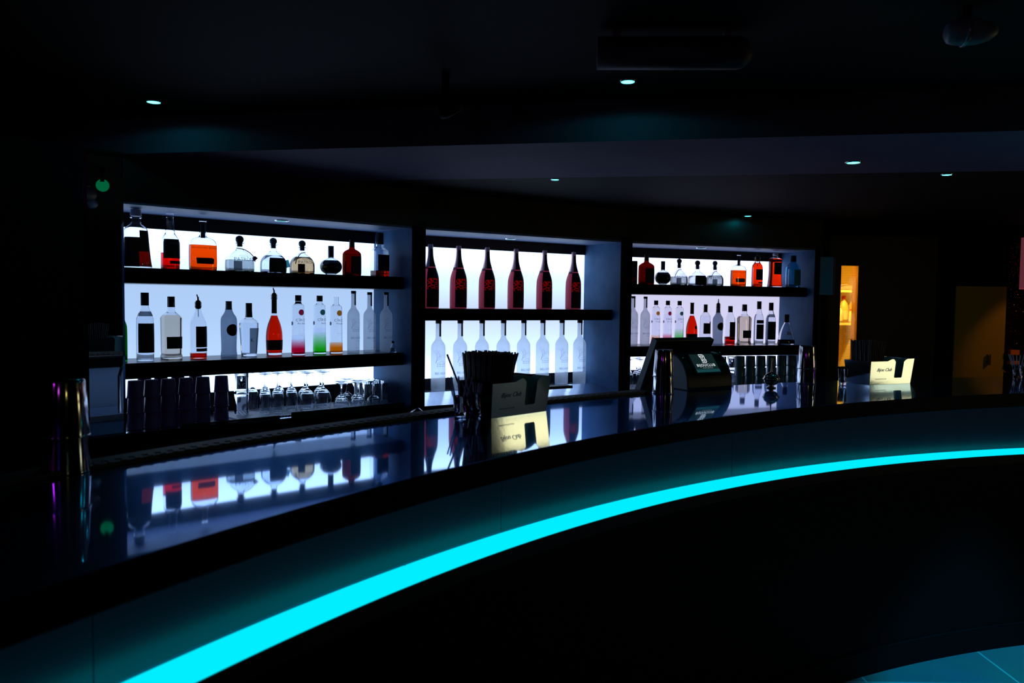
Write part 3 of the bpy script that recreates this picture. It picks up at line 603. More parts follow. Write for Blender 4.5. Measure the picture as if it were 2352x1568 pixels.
k = bottle('decanter', 'miniature_bottle', 'tiny dark-capped flask beside the frosted vodka bottles, right end of the left lower shelf', None, 903, 783, 17, inbay(0, 903, .105), Zs, b=0); k.glass(M['glass'], .0016, .004); k.liquid(M['lclear'], k.H*.4, .0014, .0038); k.cap(M['kblackcap'], k.H*.8, k.H, k.R*.36)
k = bottle('tall', 'wine_bottle', 'green glass bottle mostly hidden behind the mirrored pillar', None, 279, 700, 26, on2(279, 830), Zs, b=0); k.glass(M['greenglass'])
# ---- middle bay: six magnums above, eight frosted bottles below
def champ(px, P, label):
    k = bottle('champagne', 'champagne_bottle', label, 'rose magnums in the middle bay', px, 572, 37.5, P, Z_MT, b=1); H, R = k.H, k.R
    k.solid(M['redglass']); k.label(M['kmaroon'], H*.02, H*.30, -50, 95, lab='dark maroon label'); k.label(M['starlabel'], H*.30, H*.47, -50, 95, 'star_label', nz=10); k.label(M['kmaroon'], H*.47, H*.635, -50, 95, 'shoulder_label', nz=10)
    k.label(M['kgrey'], H*.615, H*.655, -100, -50, 'collar'); k.label(M['pinkfoil'], H*.655, H*.995, -180, 180, 'neck_foil', nz=14); k.label(M['kmaroon'], H*.655, H*.93, -35, 100, 'neck_shade', off=.0012, nz=10)  # dark strip over the foil paints the shaded side of the neck
    k.cap(M['pinkfoil'], H*.985, H*1.002, R*.27, 'cap'); k.text(M['kgold'], 'BRUT', R*.26, H*.1, 30); return k
cx = (988, 1052.5, 1118, 1184, 1249.5, 1316)
base = None
for i, px in enumerate(cx):
    P = inbay(1, px, .20); L = ['red rose magnum cut off by the left post, leftmost of six', 'red rose magnum, second from left of the six in the middle bay', 'red rose magnum, third from left of the six in the middle bay', 'red rose magnum, fourth from left of the six in the middle bay', 'red rose magnum, fifth from left of the six in the middle bay', 'red rose magnum next to the right side panel, last of six'][i]
    if base is None: base = champ(1184, inbay(1, 1184, .20), L).root; base.location = (P.x, P.y, Z_MT+.0006)
    else: dup(base, (P.x, P.y, Z_MT+.0006), BAYS[1][2], L)
mv = ((1006, 894), (1056, 892), (1106, 889), (1155, 887), (1201.5, 885), (1245, 883), (1289, 881), (1330, 879))
base = None
for i, (px, py) in enumerate(mv):
    P = oncounter(1, px, py, .315); L = 'tall frosted vodka bottle, %s from left of eight on the middle counter' % ORD[i]
    if base is None:
        Q = oncounter(1, 1155, 887, .315); k = fvodka(1155, 722, 32, Q, Q.z, 1, L, 'tall frosted vodka bottles on the middle counter', Z_MB-ZC[1]-.006); base = k.root; base.location = (P.x, P.y, P.z+.001)
    else: dup(base, (P.x, P.y, P.z+.001), BAYS[1][2], L)
# ---- right bay, upper shelf
Zs = Z_1T
q = lambda px, v=V1: inbay(2, px, v)
box_l = thing('bottle_carton', 'dark red gift carton cut off by the post, leftmost on the right bay upper shelf', 'carton', (*q(1447)[:2], Zs+.0006), BAYS[2][2], GR1)
MB().box(-.035, .035, -.035, .035, 0, .16).build('carton_body', M['kmaroon'], box_l, .003); MB().box(-.03, .03, -.0362, -.0352, .02, .05).build('label', M['kred'], box_l)
amaretto(1483, 585, 36, q(1483), Zs, 2, 'dark red-brown shouldered liqueur bottle on the right bay upper shelf', GR1)
roundblack(1521, 600, 617, 37, q(1521), Zs, 2, 'round black liqueur bottle with dark square cap on the right bay upper shelf', GR1)
tequila(1558, 594, 609, 38, q(1558), Zs, 2, 'squat clear tequila bottle with black ball stopper, beside the round black one, right bay', GR1, 'lgrey', .42, 'kblackcap', ribbon='left')
tequila(1600.5, 598, 612, 41, q(1600), Zs, 2, 'squat tequila bottle of black drink on the right bay upper shelf', GR1, 'lclear', .50, 'kblackcap', dark=True, ribbon=False)
tequila(1640, 599, 614, 38, q(1640), Zs, 2, 'squat tequila bottle with teal ball stopper on the right bay upper shelf', GR1, 'lgrey', .55, 'ktealball', ribbon='left')
bourbon(1694, 586, 38, q(1694), Zs, 2, 'flat bourbon flask half full of orange drink on the right bay upper shelf', GR1)
k = bottle('amber', 'whisky_bottle', 'amber whisky bottle with dark label and red pour spout on the right upper shelf', GR1, 1737, 598, 25, q(1737), Zs, b=2); k.glass(M['glass']); k.liquid(M['lamber'], k.H*.9); k.label(M['kbrown'], k.H*.26, k.H*.66, -45, 88); k.label(M['kdark'], k.H*.13, k.H*.18, -20, 60, 'lower_label'); k.cap(M['korange'], k.H*.97, k.H*1.03, k.R*.5); k.pourer(k.H*1.02, k.R*.4, .02)
k = bottle('flared', 'whisky_bottle', 'flared bottle full of orange drink with tall dark label on the right upper shelf', GR1, 1778, 582, 36, q(1778), Zs, b=2, sy=.6, n=2.8); k.glass(M['glass']); k.liquid(M['lamber'], k.H*.84); k.label(M['kbrown'], k.H*.38, k.H*.73, -28, 52); k.cap(M['kpalecap'], k.H*.93, k.H, k.R*.34)
k = bottle('bluegin', 'gin_bottle', 'pale blue gin bottle against the side panel, rightmost on the right upper shelf', GR1, 1819.5, 587, 29, q(1819.5, .10), Zs, b=2, n=3.2); k.glass(M['bluegin']); k.label(M['kteal'], k.H*.05, k.H*.55, -20, 60); k.disc(M['kgrey'], k.H*.42, 20, k.R*.25, off=.0012); k.cap(M['kblackcap'], k.H*.8, k.H, k.R*.4)
# ---- right bay, lower shelf
Zs = Z_2T
w2 = lambda px, v=.19: inbay(2, px, v)
fvodka(1455, 680, 22.5, w2(1455), Zs, 2, 'frosted vodka bottle partly behind the post, leftmost on the right lower shelf', 'frosted vodka bottles in the right bay')
fvodka(1482.5, 681, 22.5, w2(1482.5), Zs, 2, 'frosted vodka bottle, second from left on the right lower shelf', 'frosted vodka bottles in the right bay')
slim(1507, 690, 21, w2(1507), Zs, 2, 'slim vodka bottle with orange dot on the right lower shelf', GR2, 'korange', 'gorange', 'kblackcap', 'Pineapple', .7)
slim(1534, 690.5, 21, w2(1534), Zs, 2, 'slim vodka bottle with red dot on the right lower shelf', GR2, 'kdotred', 'gred', 'kmaroon', 'Red Berry', .7)
slim(1561, 691, 21, w2(1561), Zs, 2, 'slim vodka bottle with dark green dot on the right lower shelf', GR2, 'kdotgreen', 'ggreen', 'kgreen', 'Apple', .7)
cognac(1590, 696, 28, w2(1590), Zs, 2, 'teardrop cognac bottle of orange-red drink on the right lower shelf above the till', GR2, False)
k = bottle('clearrum', 'rum_bottle', 'clear rum bottle with dark label and small red seal on the right lower shelf', GR2, 1621, 699, 24, w2(1621), Zs, b=2); k.glass(M['glass']); k.liquid(M['lclear'], k.H*.72); k.label(M['kgreen'], k.H*.28, k.H*.54, -50, 86); k.label(M['kdark'], k.H*.05, k.H*.12, -60, 86, 'lower_label'); k.disc(M['kdotred'], k.H*.55, 35, k.R*.28, off=.0012); k.cap(M['kblackcap'], k.H*.81, k.H, k.R*.37)
frosted(1650, 705, 24, w2(1650), Zs, 2, 'grey frosted bottle with round dark label and pour spout, right lower shelf', GR2, True)
spout_rum(1678, 707, 23.5, w2(1678), Zs, 2, 'clear bottle with big dark label and red drink in its base, above the till', GR2, .22, False, 'lred')
cream(1710.5, 699, 29, w2(1710.5), Zs, 2, 'square-shouldered bottle of pale cream drink with dark band, right lower shelf', GR2)
k = bottle('tall', 'vodka_bottle', 'clear vodka bottle with dark green label, second last on the right lower shelf', GR2, 1744, 692, 22, w2(1744), Zs, b=2); k.glass(M['glass']); k.liquid(M['lclear'], k.H*.7); k.label(M['kgreen'], k.H*.13, k.H*.47, -60, 80); k.label(M['kbrown'], k.H*.49, k.H*.57, -60, 80, 'upper_label'); k.cap(M['kgreen'], k.H*.82, k.H, k.R*.45)
stoli(1771.5, 695, 22.5, w2(1771.5), Zs, 2, 'clear vodka bottle with dark plum label and maroon cap on the right lower shelf', GR2, 'kgreen')
k = bottle('decanter', 'cognac_bottle', 'wide triangular decanter with dark stopper, rightmost on the right lower shelf', GR2, 1808, 722, 43, w2(1808, .125), Zs, b=2, sy=.7); k.glass(M['glass'], .003, .01); k.liquid(M['ldark'], k.H*.17, base=.0096); k.cap(M['kbrown'], k.H*.74, k.H, k.R*.25, 'stopper'); k.decal(M['kgrey'], [(-.35*k.R, -.01), (.3*k.R, -.012), (.1*k.R, .012), (-.25*k.R, .016)], [(0, 1, 2, 3)], k.H*.38, 0, 'crest')
# ------------------------------------------------------------------ glassware and cups on the counters
def baybox(b, name, label, cat, u0, u1, v0, v1, z0, h, m, holes=False, bev=.002):
    X, Y, th = BAYS[b]; um, vm = (u0+u1)/2, (v0+v1)/2
    P = (X+um*math.cos(th)-vm*math.sin(th), Y+um*math.sin(th)+vm*math.cos(th), ZC[b]+.0008)
    q0 = q1 = 0; a, c, d, e = u0-um, u1-um, v0-vm, v1-vm
    mb = MB(); mb.add([(a, d, q0), (c, d, q0), (c, e, q1), (a, e, q1), (a, d, q0+h), (c, d, q0+h), (c, e, q1+h), (a, e, q1+h)], [(0, 3, 2, 1), (4, 5, 6, 7), (0, 1, 5, 4), (1, 2, 6, 5), (2, 3, 7, 6), (3, 0, 4, 7)])
    return tag(mb.build(name, m, None, bev, P, th), label, cat)
def matholes():
    m, nt, out = mat('perforated_grey_mat'); tc = N(nt, 'ShaderNodeTexCoord'); mp = N(nt, 'ShaderNodeMapping'); mp.inputs['Scale'].default_value = (62, 62, 0)
    v = N(nt, 'ShaderNodeTexVoronoi'); v.inputs['Randomness'].default_value = 0.; v.inputs['Scale'].default_value = 1.; nt.links.new(tc.outputs['Object'], mp.inputs[0]); nt.links.new(mp.outputs[0], v.inputs['Vector'])
    lt = N(nt, 'ShaderNodeMath', operation='LESS_THAN'); lt.inputs[1].default_value = .33; nt.links.new(v.outputs['Distance'], lt.inputs[0])
    mx = N(nt, 'ShaderNodeMix', data_type='RGBA'); mx.inputs[6].default_value = (.82, .84, .97, 1); mx.inputs[7].default_value = (.06, .08, .14, 1); nt.links.new(lt.outputs[0], mx.inputs[0])
    b = N(nt, 'ShaderNodeBsdfPrincipled'); b.inputs['Roughness'].default_value = .45; nt.links.new(mx.outputs[2], b.inputs['Base Color']); nt.links.new(b.outputs[0], out.inputs[0]); return m
MATH = .006
u0 = bayuv(0, oncounter(0, 527, 960))[0]
baybox(0, 'glass_mat', 'grey perforated mat under the upturned glasses on the left bay counter', 'mat', u0, -.03, .046, .375, Z_C+.0005, MATH, matholes())
ua, ub_ = bayuv(0, oncounter(0, 420, 985))[0], bayuv(0, oncounter(0, 648, 962))[0]
baybox(0, 'rubber_bar_mat', 'short black rubber mat lying below the dark cup stacks, left bay', 'bar mat', ua, ub_, .031, .044, Z_C+.0005, .010, M['rubber'])
ua, ub_ = bayuv(0, oncounter(0, 676, 962))[0], -.02
baybox(0, 'rubber_bar_mat', 'long black rubber mat in front of the stemmed glasses, left bay', 'bar mat', ua, ub_, .031, .0445, Z_C+.0005, .020, M['rubber'])
ua, ub_ = bayuv(1, oncounter(1, 1225, 908))[0], bayuv(1, oncounter(1, 1320, 905))[0]
baybox(1, 'rubber_bar_mat', 'black rubber mat at the front of the middle counter beside the steel caddy', 'bar mat', ua, ub_, .032, .095, Z_C+.0005, .018, M['rubber'])
baybox(2, 'glass_mat', 'grey perforated mat under glasses at the left of the right bay counter', 'mat', -1.45, -1.0, .06, .33, Z_C+.0005, MATH, matholes())
# dark stacked cups
def cup_mesh(rt_, rb, h, m, name='cup_body'):
    t = .0016
    return [(rt_, h), (rb, 0), (rb-t, 0), (rt_-t, h-.003), (0, h-.003)]
cup_root = {}
def cup(loc, rz, label, group, rb, rtop, h, mk):
    key = (rb, rtop, h, mk)
    if key not in cup_root:
        o = thing('bar_cup', label, 'cup', loc, rz, group)
        MB().lathe([(0, h), (rtop*.96, h), (rtop, h-.002), (rb, .004), (rb+.001, 0), (rb-.0014, 0), (rtop-.0014, h-.004), (0, h-.004)], 30).build('cup_body', M[mk], o)
        MB().lathe([(rb+.0006, .0), (rb+.0016, .001), (rb+.0016, .005), (rb+.0002, .006)], 30, closed=True).build('rim', M[mk], o)
        cup_root[key] = o; return o
    return dup(cup_root[key], loc, rz, label, group)
POSW = ['bottom', 'middle', 'top']
stk = [(311, 994), (349, 990), (387, 985), (428, 980), (466.5, 975), (509, 970)]
for i, (px, py) in enumerate(stk):
    P = oncounter(0, px, py-3, .10, 0, .085); P.z += .001
    for j in range(3):
        cup((P.x, P.y, P.z+j*.0705), BAYS[0][2], 'dark plum cup, %s of the %s stack from the left on the left counter' % (POSW[j], ORD[i]), 'dark cup stacks in the left bay', .0335, .0290, .0755, 'cup')
# second row behind them
for i, px in enumerate((330, 368, 407, 448)):
    P = inbay(0, px, .19); P.z = ZC[0]+.001
    for j in range(3):
        cup((P.x, P.y, P.z+j*.0705), BAYS[0][2], 'dark plum cup in the rear row, %s of its %s stack, left counter' % (POSW[j], ORD[i]), 'dark cup stacks in the left bay', .0335, .0290, .0755, 'cup')
for i, px in enumerate((1703, 1727, 1751, 1775, 1799, 1822)):
    P = inbay(2, px, .13); P.z = ZC[2]+.001
    for j in range(3):
        cup((P.x, P.y, P.z+j*.0705), BAYS[2][2], 'dark teal cup, %s of the %s stack from the left on the right counter' % (POSW[j], ORD[i]), 'dark cup stacks in the right bay', .0360, .032, .0755, 'cup2')
# stemware standing upside down
def stem_prof(kind):
    if kind == 'wine': H = .198; return H, [(.0255, 0), (.0295, .03), (.0320, .065), (.0285, .092), (.018, .108), (.006, .118), (.0038, .135), (.0036, .182), (.006, .191), (.020, .1955), (.033, H)], .0012, .104
    if kind == 'goblet': H = .195; return H, [(.036, 0), (.042, .03), (.0435, .05), (.036, .082), (.020, .100), (.007, .110), (.0042, .125), (.004, .175), (.008, .187), (.022, .192), (.036, H)], .0012, .096
    H = .135; return H, [(.0415, 0), (.0405, .018), (.036, .038), (.020, .053), (.007, .062), (.004, .075), (.0038, .115), (.008, .126), (.022, .131), (.037, H)], .0012, .050
SG = {}
def stem(kind, P, z, label, group):
    if kind not in SG:
        H, o_, t, zi = stem_prof(kind)
        r = thing({'wine': 'wine_glass', 'goblet': 'wine_goblet', 'coupe': 'coupe_glass'}[kind], label, 'glass', (P[0], P[1], z), 0, group)
        bowl = [q_ for q_ in o_ if q_[1] <= zi+.012]; inn = [(max(a-t, .0005), b_) for a, b_ in bowl if b_ < zi-.004]
        js = next(i for i, q_ in enumerate(o_) if q_[1] > zi+.004)
        bowl_o = smoothprof(o_[:js+1], 2)
        inner = [(max(a-t, .0005), b_) for a, b_ in bowl_o if b_ < zi-.004]
        MB().lathe(bowl_o+[(0, bowl_o[-1][1])]+[(0, zi)]+inner[::-1], 32, closed=True).build('bowl', M['glass'] if False else M['glassware'], r)
        st = smoothprof(o_[js:], 1); MB().lathe([(0, st[0][1]+.0002)]+[(a, b_+.0002) for a, b_ in st if a < .0075]+[(0, [b_ for a, b_ in st if a < .0075][-1]+.0002)], 18).build('stem', M['glassware'], r)
        ft = [(a, b_+.0004) for a, b_ in st if a >= .0075]; MB().lathe([(0, ft[0][1])]+ft+[(ft[-1][0], H+.0008), (0, H+.0012)], 32).build('foot', M['glassware'], r)
        SG[kind] = r; return r
    return dup(SG[kind], (P[0], P[1], z), 0, label, group)
MU = .0015+MATH
rowA = [(609, 942, 'wine'), (638, 939, 'wine'), (670, 935.5, 'wine'), (706, 933.5, 'goblet'), (742.5, 931.5, 'goblet')]
Pn = [oncounter(0, a, b_, .19 if c_[0] == 'w' else .17, MU) for a, b_, c_ in rowA]
for i, (px, py, kd) in enumerate(rowA): stem(kd, Pn[i], Pn[i].z, 'upturned %s, %s from the left in the front row on the left counter' % ('slim wine glass' if kd == 'wine' else 'wide wine goblet', ORD[i]), 'upturned stemmed glasses in the left bay')
sh = Vector((-math.sin(BAYS[0][2]), math.cos(BAYS[0][2]), 0))
n2 = 0
for i in range(5):
    for r_ in (1, 2):
        if i > 2 and r_ == 2: continue
        Q = Pn[i]+sh*(.072 if i < 3 else .092)*r_+Vector((math.cos(BAYS[0][2]), math.sin(BAYS[0][2]), 0))*(.034 if r_ == 1 else -.002)
        stem('wine' if i < 3 else 'goblet', Q, ZC[0]+MU, 'upturned wine glass, %s from the left in the %s row on the left counter' % (ORD[i], ('second', 'back')[r_-1]), 'upturned stemmed glasses in the left bay')
for i, (px, v) in enumerate(((784, .105), (822, .105), (858, .105), (784, .205), (820, .205), (797, .305))):
    P = inbay(0, px, v, 900); stem('coupe', P, ZC[0]+MU, 'upturned coupe glass, %s from the left in the %s row on the left counter' % (ORD[(i if i < 3 else (i-3 if i < 5 else i-5))], 'front' if i < 3 else ('second' if i < 5 else 'back')), 'upturned coupes in the left bay')
# tumblers
TM = {}
def tumbler(P, z, label, group, r=.029, h=.13, tk=.0018, base=.014, m='glassware', name='highball_glass'):
    key = (r, h, m)
    if key not in TM:
        o = thing(name, label, 'glass', (P[0], P[1], z), 0, group)
        MB().lathe([(0, h), (r*.93, h), (r*.96, h-.002), (r, .002), (r, 0), (r-tk, 0), (r*.93-tk, h-base), (0, h-base)], 28).build('glass_wall', M[m], o)
        TM[key] = o; return o
    return dup(TM[key], (P[0], P[1], z), 0, label, group)
for r_ in range(3):
    for i in range(3):
        X, Y, th = BAYS[0]; u_, v_ = -.155+.059*i-.006*r_, .315-.064*r_ if r_ else .315
        P = (X+u_*math.cos(th)-v_*math.sin(th), Y+u_*math.sin(th)+v_*math.cos(th))
        tumbler(P, ZC[0]+MU, 'upturned highball glass, %s from the left in the %s row on the left counter' % (ORD[i], ['back', 'middle', 'front'][r_]), 'upturned highballs in the left bay', r=.0265, h=.125)
P = oncounter(0, 555, 945, .2, MU); zg = P.z
tumbler(P, zg, 'clear straight glass at the bottom of a stack of two, next to the dark cups', 'straight glasses stacked in the left bay', .0365, .105, m='glassware', name='straight_glass')
tumbler(P, zg+.1055, 'clear straight glass at the top of a stack of two, next to the dark cups', 'straight glasses stacked in the left bay', .0365, .105, name='straight_glass')
for r_ in range(3):
    for i in range(5):
        X, Y, th = BAYS[2]; u_, v_ = -1.425+.088*i+.02*(r_ % 2), .10+.09*r_
        P = (X+u_*math.cos(th)-v_*math.sin(th), Y+u_*math.sin(th)+v_*math.cos(th))
        stem('wine', P, ZC[2]+MU, 'upturned wine glass, %s from the left in the %s row on the right bay counter' % (ORD[i], ['front', 'middle', 'back'][r_]), 'upturned stemmed glasses in the right bay')
for i in range(2):
    P = inbay(2, 1664+24*i-4, .20); P.z = ZC[2]+.001
    for j in range(2): tumbler(P, P.z+j*.106, 'clear straight glass, %s of the %s pair stacked right of the till' % (['bottom', 'top'][j], ORD[i]), 'straight glasses stacked in the right bay', .0365, .105, name='straight_glass')
# ------------------------------------------------------------------ things standing on the bar top
ZB = Z_TOP+.0005
def shaker(px, py, name, where, rz=0, s=1.):
    P = onz(px, py, Z_TOP)
    P = (P.x*(1+.03/P.y), P.y+.03)
    def tin(z, rb, rt_, h, lab):
        o = thing('shaker_tin', lab, 'cocktail shaker', (P[0], P[1], z), rz, 'upturned shaker tins on the bar')
        MB().lathe([(0, h), (rt_*.90, h), (rt_*.97, h-.002), (rt_, h-.006), ((rt_+rb)/2, h*.5), (rb, .005), (rb, .0), (rb-.0012, 0), ((rt_+rb)/2-.0012, h*.5), (rt_-.0012, h-.008), (0, h-.004)], 48).build('tin_body', M['tin'], o)
        MB().lathe([(rb+.0001, .0), (rb+.0013, .0008), (rb+.0013, .004), (rb+.0001, .005)], 48, closed=True).build('rolled_rim', M['tin'], o)
    tin(ZB, .0430*s, .0340*s, .150*s, 'lower tin of the nested steel shaker pair %s' % where)
    tin(ZB+.068*s, .0415*s, .0352*s, .110*s, 'upper tin of the nested steel shaker pair %s' % where)
shaker(152, 1090, 'a', 'in the left foreground', s=1.08)
shaker(1523, 905, 'b', 'left of the customer screen')
shaker(1852, 882, 'c', 'right of the till')
# bar caddies
def caddy(px, py, px2, py2, label):
    A = onz(px, py, Z_TOP); B = onz(px2, py2, Z_TOP); th = math.atan2(B.y-A.y, B.x-A.x); L = .262; Wd = .135; Hh = .112; t = .0016; fl = .012
    o = thing('bar_caddy', label, 'caddy', (A.x, A.y, ZB), th, 'steel straw and napkin caddies')
    def wall(sgn, y0, name):             # long wall with napkin slot; leans outward by fl at the top
        xs = [0, .10, .125, .137, .146, .150, .1505, .156, .194, .1995, .200, .204, .212, .225, .25, L]
        def top(x):
            if x <= .10: return Hh*.965
            if x < .150: k = (x-.10)/.05; return Hh*(.965+.10*math.sin(k*PI*.75)-.0*k)
            if x < .1505: return Hh*.99
            if x < .200: return None
            if x <= .225: return Hh*(.95+.11*math.sin((x-.2)/.025*PI/2))
            return Hh*1.06
        b = MB(); slotz = Hh*.26
        pts = [(0, Hh*.965), (.10, Hh*.965), (.118, Hh*1.03), (.130, Hh*1.055), (.140, Hh*1.03), (.1495, Hh*.93), (.1500, slotz+.004), (.154, slotz), (.195, slotz), (.1995, slotz+.004), (.2005, Hh*.93), (.208, Hh*1.0), (.220, Hh*1.05), (L, Hh*1.06)]
        # build as columns between successive x
        for (x0, z0), (x1, z1) in zip(pts, pts[1:]):
            if x1-x0 < 1e-5: continue
            vs = []
            for yo in (0, t):
                for (x, z) in ((x0, 0), (x1, 0), (x1, z1), (x0, z0)):
                    xx = x+(x/L-.5)*fl*2*(z/Hh)*.6; vs.append((xx, y0+sgn*(fl*z/Hh)+yo*(-sgn if sgn else 1), z))
            b.add(vs, [(0, 1, 2, 3), (4, 7, 6, 5), (0, 4, 5, 1), (1, 5, 6, 2), (2, 6, 7, 3), (3, 7, 4, 0)])
        return b.build(name, M['caddysteel'], o)
    wall(-1, 0, 'front_wall'); wall(1, Wd, 'rear_wall')
    def end(x, s, name, z1=Hh*.965):
        b = MB(); vs = []
        for xo in (0, -s*t):
            for (y, z) in ((0, 0), (Wd, 0), (Wd+fl*z1/Hh, z1), (-fl*z1/Hh, z1)): vs.append((x+s*fl*.6*z/Hh+xo, y, z))
        b.add(vs, [(0, 3, 2, 1), (4, 5, 6, 7), (0, 1, 5, 4), (1, 2, 6, 5), (2, 3, 7, 6), (3, 0, 4, 7)]); return b.build(name, M['caddysteel'], o)
    end(0, -1, 'end_wall'); end(L, 1, 'end_wall', Hh*1.05); end(.098, .001, 'divider', Hh*.8)
    MB().box(.001, L-.001, .001, Wd-.001, 0, .002).build('base', M['caddysteel'], o)
    def lettering(s, size, x, z, shear, nm):
        vs, fs = text_mesh(s, size, shear=shear); b = MB(); b.add([(x+v[0], -fl*(z+v[1])/Hh-.0009, z+v[1]) for v in vs], fs); b.build(nm, M['kink'], o)
    lettering('Bijou Club', .022, .082, .068, .45, 'engraved_lettering'); lettering('www.bijouclub.co.uk', .0085, .066, .026, 0, 'engraved_lettering')
    b = MB(); pr = [(0, .006), (.03, .008), (.07, .02), (.088, .04), (.098, .07), (.098, .085)]
    return o, th, A
M['caddysteel'] = pbr('brushed_caddy_steel', (.78, .76, .70), .075, metal=1., bump=.02, nscale=60)
c1, th1, A1 = caddy(1128, 961, 1250, 944, 'steel bar caddy holding a thick bunch of black straws in front of the middle bay')
c2, th2, A2 = caddy(1997, 884, 2094, 880, 'engraved steel bar caddy with black straws, on the bar near the lit doorway')
def napkins(A, th, label):
    o = thing('napkin_stack', label, 'napkins', (A.x, A.y, ZB), th, 'napkin stacks in the caddies')
    b = MB(); n = 12; vs = []; fs = []
    for y in (.012, .122):
        for i in range(n+1): x = .108+.145*i/n; vs += [(x, y, .003), (x, y, .092+.030*math.sin(PI*min(1, i/n*1.15))**.7 if i/n*1.15 < 1 else .092)]
    k = 2*(n+1)
    for i in range(n): a = 2*i; fs += [(a, a+2, a+3, a+1), (k+a, k+a+1, k+a+3, k+a+2), (a+1, a+3, k+a+3, k+a+1)]
    fs += [(0, 1, k+1, k), (2*n, k+2*n, k+2*n+1, 2*n+1)]; b.add(vs, fs, True); b.build('folded_napkins', M['napkin'], o)
napkins(A1, th1, 'pale teal napkins folded in the caddy in front of the middle bay')
napkins(A2, th2, 'dark napkins folded in the engraved caddy near the lit doorway')
straw0 = None
def straw(A, th, b0, t0, label, group, m, r=.0031, L=.2, name='drinking_straw'):
    P = Vector((A.x, A.y, ZB)); rot = Matrix.Rotation(th, 3, 'Z'); p0 = P+rot @ Vector(b0); p1 = P+rot @ Vector(t0)
    d = (p1-p0).normalized(); p1 = p0+d*L
    b = MB(); bx = p0
    b.tube([(0, 0, 0), tuple(d*L)], r, 8, cap=False); b.tube([(0, 0, 0), tuple(d*L)], r*.8, 8, cap=False)
    return tag(b.build(name, m, None, 0, p0), label, 'straw', group)
def bunch(A, th, nx, ny, lab, grp, sp=1.):
    for i in range(nx):
        for j in range(ny):
            fx, fy = (i+.5)/nx-.5+((j % 2)-.5)*.5/nx, (j+.5)/ny-.5
            b0 = (.050+fx*.084, .0675+fy*.108, .004); t0 = (.058+fx*.084*1.5*sp, .0675+fy*.108*1.30*sp, .2+random.uniform(-.003, .004)-.02*(abs(fx)+abs(fy))**2)
            straw(A, th, b0, t0, lab, grp, M['strawb'], L=.196+random.uniform(-.003, .005))
bunch(A1, th1, 11, 12, 'black straw in the thick bunch in the caddy before the middle bay', 'black straws in the middle caddy')
straw(A1, th1, (.014, .112, .006), (-.040, .166, .2), 'black straw leaning out alone at the left of the caddy bunch', None, M['strawb'])
straw(A1, th1, (.087, .040, .006), (.124, .004, .2), 'black straw leaning out alone at the right of the caddy bunch', None, M['strawb'])
bunch(A2, th2, 9, 10, 'black straw in the bunch in the engraved caddy near the lit doorway', 'black straws in the engraved caddy', .9)
straw(A2, th2, (.020, .06, .006), (-.006, .055, .2), 'black straw leaning left out of the engraved caddy', None, M['strawb'])
def shot(px, py, label, h=.062, r=.022, straws=0, slab='', sgrp=''):
    P = onz(px, py, Z_TOP); P = Vector((P.x*(1+r*.8/P.y), P.y+r*.8, 0)); o = thing('shot_glass', label, 'glass', (P.x, P.y, ZB), 0, 'small glasses on the bar')
    MB().lathe([(0, 0), (r*.72, 0), (r*.76, .002), (r, h), (r-.0018, h), (r*.74-.0018, .013), (0, .013)], 28).build('glass_wall', M['glassware'], o)
    for i in range(straws):
        a = 2*PI*i/straws+.4; rb = r*.38
        straw(P, 0, (rb*math.cos(a), rb*math.sin(a), .0145), (rb*math.cos(a)+.85*r*math.cos(a)*1.4, rb*math.sin(a)+r*1.2*math.sin(a), .115), slab, sgrp, M['strawc'], .0026, .112)
shot(1057, 957, 'small glass of clear straws left of the steel caddy before the middle bay', .064, .024, 9, 'clear straw standing in the small glass beside the steel caddy', 'clear straws by the middle caddy')
shot(1935, 885, 'empty shot glass left of the engraved caddy near the doorway', .075, .021)
shot(2337, 869, 'small glass of clear straws at the far right end of the bar', .066, .027, 8, 'clear straw in the glass at the far right end of the bar', 'clear straws at the right end')
# round strainer with upright handle
P = onz(1777, 893, Z_TOP); P = Vector((P.x, P.y+.035, 0)); o = thing('ball_strainer', 'round brassy bar strainer with upright looped handle, between the till and the right shaker', 'bar tool', (P.x, P.y, ZB), .5)
brass = pbr('brassy_steel', (.62, .56, .44), .16, metal=1.)
MB().lathe([(0, 0), (.020, 0), (.022, .003), (.010, .007), (.010, .012)], 28).build('foot', brass, o)
MB().lathe([(.008, .011), (.022, .016), (.031, .027), (.034, .040), (.031, .051), (.024, .059), (.014, .066), (.006, .070), (0, .071)], 32).build('round_body', brass, o)
MB().lathe([(.0335, .037), (.0365, .038), (.0365, .042), (.0335, .043)], 32, closed=True).build('band', brass, o)
b = MB(); b.tube([(0, 0, .069), (.001, 0, .095), (.002, 0, .118)], [.0035, .0022, .0022], 8); b.tube([(.002+.006*math.sin(a), 0, .124-.006*math.cos(a)) for a in [i*PI/8 for i in range(17)]], .0016, 6); b.build('handle', brass, o)
MB().tube([(.033, 0, .040), (.046, 0, .040), (.05, 0, .040)], [.004, .003, .005], 8).build('side_knob', brass, o)
# ------------------------------------------------------------------ the till
PT = onz(1580, 897, Z_TOP); TTH = .545
til = thing('till', 'black till with rounded customer screen in front and tilted operator screen behind', 'till', (PT.x, PT.y, ZB), TTH)
TW, TD, TH_ = .258, .140, .150
arcp = [(0., 0.)]+[(.02+TD*math.cos(a)-.02*math.cos(a), .012+(TH_-.012)*math.sin(a)) for a in [i*PI/2/14 for i in range(15)]]
